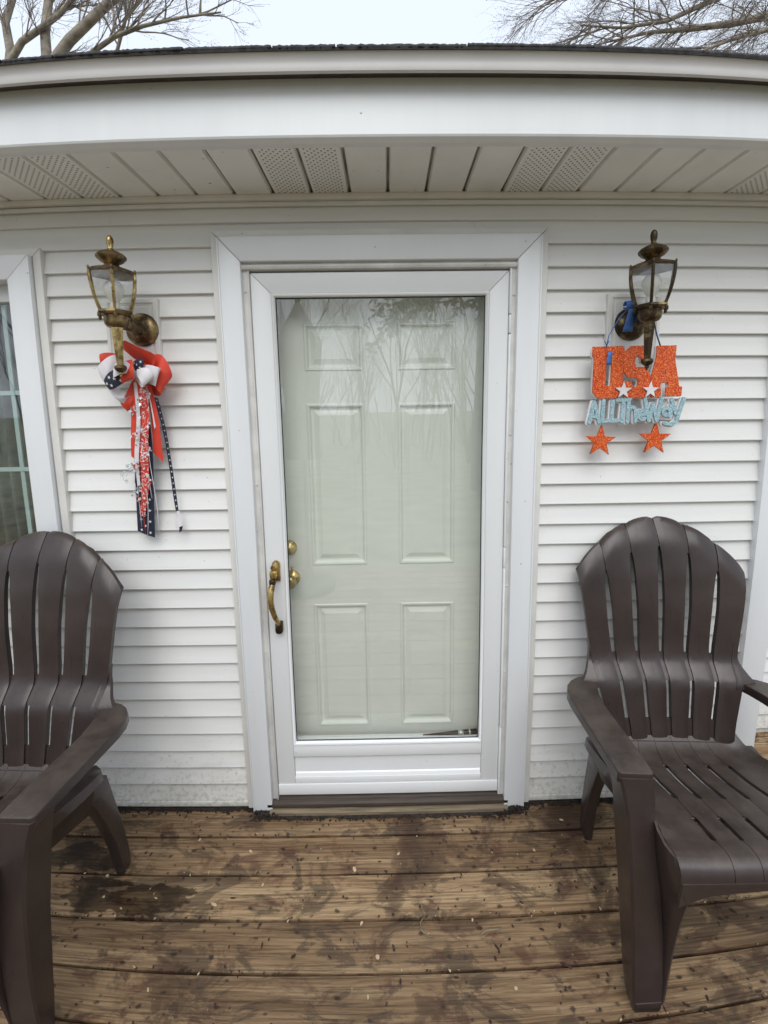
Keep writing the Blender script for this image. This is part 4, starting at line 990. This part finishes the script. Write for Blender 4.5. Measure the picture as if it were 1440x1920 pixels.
        # rear leg
        def rl(z, ya, yb, xi, xo): return [(sx*xi, ya, z), (sx*xo, ya+.004, z), (sx*xo, yb, z), (sx*xi, yb, z)]
        LR = [rl(.002, .158, .203, .224, .250), rl(.05, .148, .200, .226, .258), rl(.17, .124, .178, .231, .266), rl(.29, .086, .152, .236, .271), rl(.39, .046, .130, .238, .274), rl(.455, .010, .116, .240, .276)]
        m = MB(); vs = [q for r_ in LR for q in r_]; fs = []
        for r_ in range(len(LR)-1): fs += [(r_*4+k, r_*4+(k+1) % 4, (r_+1)*4+(k+1) % 4, (r_+1)*4+k) for k in range(4)]
        fs += [(0, 1, 2, 3), tuple(range(len(LR)*4-4, len(LR)*4))]
        m.add(vs, fs); rleg = m.build('rear_leg', P, ch, bevel=.003)
        m = MB(); m.slab([[Vector((sx*.2605, -.11+.13*k, .502-.03*k-(.0 if i == 0 else .06*(1-k)**2+.035*0))) for k in (0, .25, .5, .75, 1)] for i in range(2)], lambda i, j: (sx*.012, 0, 0)); m.build('seat_side', P, ch)
    # underside ribs behind the seat
    m = MB(); m.box(-.24, .24, .112, .124, .40, .47); m.build('rear_rail', P, ch, bevel=.002)
    return ch
chair = make_chair()
chair.location = (.9593, -.3503, 0); chair.rotation_euler = (0, 0, -.0778)
tag(chair, 'dark brown plastic slatted armchair below the USA sign', 'chair', 'brown plastic chairs on the deck')
c2 = copy_tree(chair); c2.location = (-1.2007, -.4306, 0); c2.rotation_euler = (0, 0, .0037)
tag(c2, 'dark brown plastic slatted armchair below the window, beside wet boards', 'chair', 'brown plastic chairs on the deck')

# ------------------------------------------------------------------ small things
st = tag(empty('tapered_stick', (.25, .035, .30)), 'black tapered stick with silver band lying behind the storm door glass', 'stick')
m = MB(); m.tube([(-.12, .0, -.004), (-.03, 0, .0), (.045, 0, .004), (.10, 0, .007)], [.002, .006, .0095, .0105], 12); m.build('shaft', M['black'], st)
m = MB(); m.tube([(.024, 0, .0025), (.046, 0, .0042)], .0104, 14); m.build('band', M['silver'], st)
m = MB(); m.tube([(.068, 0, .0052), (.074, 0, .0056)], .0112, 14); m.build('band', M['silver'], st)
m = MB(); m.box(-.3905, .361, .022, .05, .270, .2905); m.build('door_ledge', M['frame'], sd)

pr = random.Random(5)
def flake(m, x, y, z, l, wd, th, a, tilt=0.0):
    ca, sa = math.cos(a), math.sin(a); pts = []
    for k in range(6):
        t_ = 2*math.pi*k/6; r_ = pr.uniform(.7, 1.1); u, v_ = l/2*math.cos(t_)*r_, wd/2*math.sin(t_)*r_; pts.append((x+u*ca-v_*sa, y+u*sa+v_*ca, z+u*tilt))
    m.add(pts+[(p_[0], p_[1], p_[2]+th) for p_ in pts], [(5,4,3,2,1,0), (6,7,8,9,10,11)]+[(i, (i+1) % 6, 6+(i+1) % 6, 6+i) for i in range(6)])
chips = [(-.1367, -.2533, .020), (-.5276, -.1818, .017), (.6663, -.0848, .018), (.0199, -.1996, .012), (-.5943, -.3624, .024), (-.3391, -.4113, .012), (-.0756, -.6066, .012), (-.1031, -.4198, .015), (-.0505, -.5119, .016), (-1.0091, -.2743, .014), (-.7358, -.1358, .012), (-.80, -.345, .012), (-.90, -.38, .012), (-.98, -.345, .010), (.25, -.42, .010), (.34, -.60, .012), (.16, -.55, .010), (.52, -.20, .012), (-.70, -.60, .012), (-.45, -.30, .010)]
for x, y, l in chips:
    m = MB(); flake(m, 0, 0, 0, l, l*pr.uniform(.35, .75), .0035, pr.uniform(0, 3), pr.uniform(-.05, .05))
    o = m.build('wood_chip', M['chip'], loc=(x, y, .0012)); tag(o, 'small pale wood chip lying on the deck boards', 'wood chip', 'pale wood chips on the deck')
for pts, lab in (([(.098, -.405, .004), (.083, -.425, .006), (.085, -.447, .006), (.105, -.462, .005), (.125, -.466, .004)], 'thin curved twig on the deck, hooked shape'), ([(.268, -.462, .003), (.282, -.454, .007), (.31, -.451, .007), (.335, -.447, .004)], 'short straight twig on the deck, right of the hooked twig'), ([(-.42, -.10, .003), (-.40, -.112, .005), (-.375, -.125, .003)], 'short thin twig on the deck near the left end of the door sill')):
    m = MB(); m.tube(pts, [.0018, .0024, .0024, .0022, .001][:len(pts)], 6); tag(m.build('twig', M['strip']), lab, 'twig')
# nail heads in the boards
m = MB()
for k in range(0, 10):
    for x in (-2.2, -1.4, -.6, .2, 1.0, 1.8):
        for f in (.22, .78):
            y = .0225-SP*(k+f); m.lathe([(.0042, -.0005), (.0040, .0012), (.0015, .0016)], 8, (x+pr.uniform(-.012, .012), y+pr.uniform(-.006, .006), .0004))
tag(m.build('nail_heads', M['sill'], deck), kind='stuff')
# leaf and bud litter
mA, mB_, mC = MB(), MB(), MB()
for k in range(1500):
    x = pr.uniform(-1.9, 1.9); y = -.02-1.0*pr.random()**1.2; kd = pr.random()
    if mnoise.noise((x*2.6, y*3.4, 3.3)) < pr.uniform(-.55, .45): continue
    if kd < .82: flake(mA, x, y, .0006, pr.choice([.005, .007, .009, .012, .020])*pr.uniform(.7, 1.2), pr.uniform(.003, .010), pr.uniform(.001, .004), pr.uniform(0, 6), pr.uniform(-.2, .2))
    else: flake(mB_, x, y, .0012, pr.uniform(.003, .010), pr.uniform(.0012, .0035), .0015, pr.uniform(0, 6))
for k in range(700):   # litter that gathers in the gaps between boards
    kk = pr.randrange(1, 7); x = pr.uniform(-1.7, 1.7)
    if mnoise.noise((x*3, kk*4.7, 0)) < -.05: continue
    y = .0225-SP*kk+pr.gauss(0, .005); flake(mA if pr.random() < .85 else mB_, x, y, .0004, pr.uniform(.004, .012), pr.uniform(.003, .006), pr.uniform(.001, .004), pr.uniform(0, 6), pr.uniform(-.2, .2))
tag(mA.build('bud_litter', M['bud']), 'dark brown bud scales scattered over the deck', 'litter', kind='stuff')
tag(mB_.build('straw_litter', M['bit']), 'tiny pale plant bits scattered over the deck', 'litter', kind='stuff')
for k in range(1700):
    x = pr.uniform(-3.0, 1.37)
    wgt = mnoise.noise((x*2.2, 7.7, 0)); near = -.55 < x < .52
    if near and abs(x-.49) > .07 and abs(x+.52) > .07 and pr.random() < .6: continue
    y = (-.046 if -.5 < x < .47 else -.004)-abs(pr.gauss(0, .009+.006*max(0, wgt)))
    flake(mC, x, y, pr.uniform(.0, .004), pr.uniform(.005, .014), pr.uniform(.004, .010), pr.uniform(.002, .006), pr.uniform(0, 6), pr.uniform(-.4, .4))
for cx_ in (-.515, .492):
    for k in range(160):
        flake(mC, cx_+pr.gauss(0, .022), -.03-abs(pr.gauss(0, .012)), pr.uniform(0, .016), pr.uniform(.006, .014), pr.uniform(.005, .010), pr.uniform(.003, .007), pr.uniform(0, 6), pr.uniform(-.4, .4))
for seg in ((-3.0, -.50, 0.0), (.465, 1.375, 0.0), (-.51, .475, -.041)):
    n_ = int((seg[1]-seg[0])/.012); G = []
    for i in range(n_+1):
        x = seg[0]+(seg[1]-seg[0])*i/n_; wd = .012+.010*mnoise.noise((x*9, 2.2, 0))+.008*mnoise.noise((x*31, 4, 0))
        G.append([(x, seg[2]+.004, .0075), (x, seg[2]-wd*.5, .006+.002*mnoise.noise((x*40, 1, 1))), (x, seg[2]-max(.002, wd), .0012)])
    mC.slab(G, lambda i, j: (0, 0, -.001))
tag(mC.build('dirt_litter', M['dirt']), 'dark wet dirt gathered along the foot of the wall', 'dirt', kind='stuff')

# ------------------------------------------------------------------ trees
def grow(mb, tw, start, dirv, length, rad, depth, rr, spread=.55, up=.06, droop=0.0, nb=(3, 5), buds=None):
    pts = [Vector(start)]; d = Vector(dirv).normalized(); n_ = 5 if depth > 1 else 4; rs = [rad]
    for i in range(n_):
        d = (d+Vector((rr.gauss(0, .13), rr.gauss(0, .13), rr.gauss(0, .10)+up-droop))).normalized(); pts.append(pts[-1]+d*length/n_); rs.append(rad*(1-.62*(i+1)/n_))
    (mb if depth > 1 else tw).tube(pts, rs, 7 if depth > 2 else (5 if depth > 1 else 3), cap=False)
    if depth <= 0:
        if buds is not None:
            for q in pts[1:]:
                if rr.random() < .7: s_ = rr.uniform(.01, .022); v_ = Vector((rr.gauss(0, 1), rr.gauss(0, 1), rr.gauss(0, 1))).normalized()*s_; buds.tube([q, q+v_*.5, q+v_], [.002, s_*.28, .001], 3, cap=False)
        return
    for k in range(rr.randint(*nb)):
        t_ = rr.uniform(.25, 1.0); i = min(int(t_*n_), n_-1); q = pts[i].lerp(pts[i+1], t_*n_-i); dd = (pts[i+1]-pts[i]).normalized()
        rv = Vector((rr.gauss(0, 1), rr.gauss(0, 1), rr.gauss(0, 1))); rv = (rv-dd*rv.dot(dd)).normalized()
        nd = (dd*math.cos(spread)+rv*math.sin(spread)*rr.uniform(.7, 1.2))
        grow(mb, tw, q, nd, length*rr.uniform(.45, .72), rs[i]*rr.uniform(.45, .62), depth-1, rr, spread, up, droop, nb, buds)
def limb(mb, pts, r0, r1):
    n_ = len(pts); mb.tube(pts, [r0+(r1-r0)*i/(n_-1) for i in range(n_)], 9)
# tree beyond the roof, at the left: thick forking limbs
rr = random.Random(21)
t1 = tag(empty('bare_tree', (-5.7, 6.3, -.45)), 'bare tree with thick pale limbs rising behind the roof at upper left', 'tree', 'bare trees')
tb = Vector(t1.location); mb, tw, bd = MB(), MB(), MB()
def T(p_): return tuple(Vector(p_)-tb)
limb(mb, [T(q) for q in ((-5.75, 6.3, -.5), (-5.8, 6.3, 3), (-5.75, 6.2, 5.2), (-5.7, 6.1, 6.3))], .30, .20)
limbs = [([(-5.72, 6.1, 6.2), (-6.1, 6.0, 7.2), (-6.05, 6.0, 7.55), (-6.14, 6.0, 8.05), (-6.1, 6.1, 8.5), (-5.9, 6.2, 9.6)], .085, .05),
         ([(-6.08, 6.0, 7.35), (-5.77, 5.9, 7.6), (-5.44, 5.9, 7.78), (-5.16, 5.95, 8.02), (-4.95, 6.0, 8.3), (-4.3, 6.2, 9.3)], .06, .035),
         ([(-5.62, 6.1, 6.2), (-5.42, 6.0, 7.3), (-5.44, 6.0, 7.8), (-5.37, 6.0, 8.35), (-5.2, 6.1, 9.6)], .09, .06),
         ([(-5.5, 6.1, 6.4), (-5.28, 6.0, 7.35), (-5.03, 6.0, 7.63), (-4.71, 5.95, 7.82), (-4.35, 5.9, 8.05), (-4.0, 5.9, 8.3), (-3.2, 6.0, 9.0)], .095, .06),
         ([(-5.4, 5.9, 6.6), (-4.9, 5.8, 7.05), (-4.1, 5.7, 7.40), (-3.6, 5.6, 7.45), (-3.0, 5.6, 7.55), (-2.4, 5.6, 7.60)], .05, .012),
         ([(-4.9, 5.8, 7.05), (-4.2, 5.9, 7.3), (-4.02, 5.9, 7.85), (-3.7, 5.9, 8.2), (-3.3, 6.0, 8.9)], .035, .015)]
for P, a, b_ in limbs:
    limb(mb, [T(q) for q in P], a, b_)
    for k in range(20 if a < .07 else 9):
        i = rr.randrange(1, len(P)-1); q = Vector(P[i]).lerp(Vector(P[i+1]), rr.random()); dd = (Vector(P[i+1])-Vector(P[i])).normalized()
        nd = (dd*.6+Vector((rr.gauss(.25, .5), rr.gauss(0, .5), rr.gauss(.45, .5)))).normalized()
        grow(mb, tw, T(q), nd, rr.uniform(.5, 1.1), .014, 2, rr, .6, .05, 0, (4, 6), bd)
mb.build('trunk', M['bark'], t1, smooth_angle=60); tw.build('crown', M['twig'], t1); tag(bd.build('buds', M['twig'], t1), kind='stuff')
# tree beyond the roof, at the right: long drooping fine branches
t2 = tag(empty('bare_tree', (10.5, 7.0, -.45)), 'bare tree with fine drooping twigs over the roof at upper right', 'tree', 'bare trees')
tb = Vector(t2.location); mb, tw, bd = MB(), MB(), MB()
limb(mb, [T(q) for q in ((10.5, 7, -.5), (10.4, 7, 4), (10.2, 6.9, 7), (10.0, 6.8, 9.5), (9.9, 6.8, 12))], .30, .12)
limbs = [([(10.2, 6.9, 7.2), (8.2, 6.4, 7.9), (6.43, 6.0, 8.07), (5.75, 6.0, 7.87), (5.0, 6.0, 7.73), (4.37, 6.0, 7.65), (3.75, 6.0, 7.5)], .10, .014),
         ([(10.1, 6.9, 8.0), (8.0, 6.3, 8.9), (6.3, 6.0, 8.7), (5.47, 6.0, 8.25), (4.64, 6.0, 7.84), (3.9, 6.0, 7.7), (3.2, 6.0, 7.72)], .08, .010),
         ([(10.0, 6.8, 9.0), (7.5, 6.2, 9.6), (5.5, 5.9, 9.2), (4.2, 5.9, 8.6), (3.3, 5.9, 8.2), (2.6, 5.9, 8.0)], .08, .008),
         ([(10.2, 6.9, 6.8), (8.5, 6.2, 7.3), (7.2, 5.9, 7.6), (6.4, 5.8, 7.72), (5.6, 5.8, 7.45), (5.0, 5.8, 7.2)], .08, .014)]
for P, a, b_ in limbs:
    limb(mb, [T(q) for q in P], a, b_)
    for k in range(44):
        i = rr.randrange(1, len(P)-1); q = Vector(P[i]).lerp(Vector(P[i+1]), rr.random())
        nd = Vector((rr.gauss(-.75, .35), rr.gauss(0, .5), rr.gauss(-.12, .45))).normalized()
        grow(mb, tw, T(q), nd, rr.uniform(.6, 1.3), .012, 2, rr, .5, -.02, .04, (4, 7), bd)
mb.build('trunk', M['bark'], t2, smooth_angle=60); tw.build('crown', M['twig'], t2); tag(bd.build('buds', M['twig'], t2), kind='stuff')

# trees in the yard behind the viewer, seen in the door glass
def yard_tree(x, y, h, sd, lab):
    rr = random.Random(sd); t_ = tag(empty('bare_tree', (x, y, -.45)), lab, 'tree', 'bare trees'); mb, tw = MB(), MB()
    for k in range(rr.randint(2, 3)):
        a = rr.uniform(0, 6.28); d = Vector((math.cos(a)*.16, math.sin(a)*.16, 1))
        grow(mb, tw, (.15*math.cos(a), .15*math.sin(a), 0), d, h*rr.uniform(.6, .75), h*.008, 4, rr, .42, .10, 0, (4, 5))
    mb.build('trunk', M['bark'], t_, smooth_angle=60); tw.build('crown', M['twig'], t_)
yt = [(-4.9, -12, 7, 'slender bare tree reflected at the left end of the door glass'), (-2.7, -13, 7.5, 'slender bare tree reflected left of the middle of the door glass'), (-1.3, -15, 7, 'bare tree reflected near the middle of the door glass, left of the bright gap'), (.3, -14, 7.5, 'bare tree reflected near the middle of the door glass, right of the bright gap'), (1.7, -16, 8, 'bare tree reflected below the evergreen boughs in the door glass'), (3.3, -15, 8, 'bare tree reflected at the right edge of the door glass'), (-9.5, -13, 9, 'bare tree reflected in the left window, nearer the trim'), (-13, -16, 10, 'bare tree reflected in the left window, farther from the trim')]
for i, (x, y, h, lab) in enumerate(yt): yard_tree(x, y, h, 40+i, lab)
rr = random.Random(77); tw = MB()
for k in range(150):
    x = rr.uniform(-22, 16); y = rr.uniform(-30, -21); h = rr.uniform(3.0, 6.5)
    grow(tw, tw, (x, y, -.45), (rr.gauss(0, .12), rr.gauss(0, .12), 1), h, rr.uniform(.03, .07), 2, rr, .4, .08, 0, (4, 6))
for k in range(130):
    x = rr.uniform(-20, 14); y = rr.uniform(-24, -17)
    grow(tw, tw, (x, y, -.45), (rr.gauss(0, .35), rr.gauss(0, .35), 1), rr.uniform(.9, 2.0), .02, 2, rr, .6, .04, 0, (5, 7))
tag(tw.build('far_wood', M['twig']), 'far thicket of bare saplings across the yard', 'wood', kind='stuff')
# evergreen with drooping boughs
pt = tag(empty('evergreen_tree', (2.35, -9.2, -.45)), 'dark drooping evergreen reflected at the upper right of the door glass', 'tree')
rr = random.Random(3); mb, nd_ = MB(), MB(); limb(mb, [(0, 0, 0), (.05, 0, 5), (0, 0, 11)], .22, .04)
for k in range(110):
    z = 4.2+6.5*k/110; a = rr.uniform(0, 6.28); L_ = (11.2-z)*.42+.5; pts = [Vector((0, 0, z))]
    for i in range(1, 6): pts.append(Vector((math.cos(a)*L_*i/5, math.sin(a)*L_*i/5, z+.25*math.sin(i*.9)-.09*i*i*.5)))
    mb.tube(pts, [.035, .028, .02, .014, .01, .004], 4, cap=False)
    for i in range(1, 6):
        for j in range(26):
            q = pts[i-1].lerp(pts[i], rr.random()); s_ = rr.uniform(.10, .24); v_ = Vector((rr.gauss(0, 1), rr.gauss(0, 1), rr.gauss(-.7, .6))).normalized()*s_; w_ = v_.cross(Vector((rr.gauss(0, 1), rr.gauss(0, 1), rr.gauss(0, 1)))).normalized()*s_*.16
            nd_.add([q-w_*.3, q+v_*.5-w_, q+v_, q+v_*.5+w_], [(0, 1, 2, 3)])
mb.build('trunk', M['bark'], pt); tag(nd_.build('crown', M['needle'], pt), kind='stuff')
# closed patio umbrella behind the viewer
um = tag(empty('patio_umbrella', (-.735, -2.2, 0)), 'closed beige patio umbrella reflected at the left of the door glass', 'umbrella')
m = MB(); m.tube([(0, 0, .05), (0, 0, 2.52)], .019, 12); m.build('pole', M['umbpole'], um)
m = MB(); m.lathe([(.008, 2.50), (.022, 2.52), (.026, 2.545), (.018, 2.565), (.004, 2.575)], 14); m.build('finial', M['umbpole'], um)
m = MB(); vs = []; nr = 64; prf = [(2.515, .025), (2.46, .05), (2.36, .10), (2.26, .145), (2.19, .165), (2.10, .155), (1.9, .140), (1.7, .125), (1.5, .125), (1.32, .135), (1.2, .14)]
for z, r_ in prf:
    for k in range(nr):
        a = 2*math.pi*k/nr; r2 = r_*(1+.18*math.sin(8*a+z*1.5)*min(1, (2.52-z)/.3)); vs.append((r2*math.cos(a), r2*math.sin(a), z))
fs = [(i*nr+k, i*nr+(k+1) % nr, (i+1)*nr+(k+1) % nr, (i+1)*nr+k) for i in range(len(prf)-1) for k in range(nr)]+[tuple(range(nr))]
m.add(vs, fs, True); m.build('folded_canopy', M['umb'], um)
m = MB(); m.lathe([(.145, 1.56), (.147, 1.60), (.145, 1.63)], 24, cap=False); m.build('tie_strap', M['umb'], um)
m = MB(); m.lathe([(.24, 0.0), (.24, .05), (.20, .075), (.05, .085), (.03, .2), (.026, .2)], 28); m.build('base', M['black'], um)
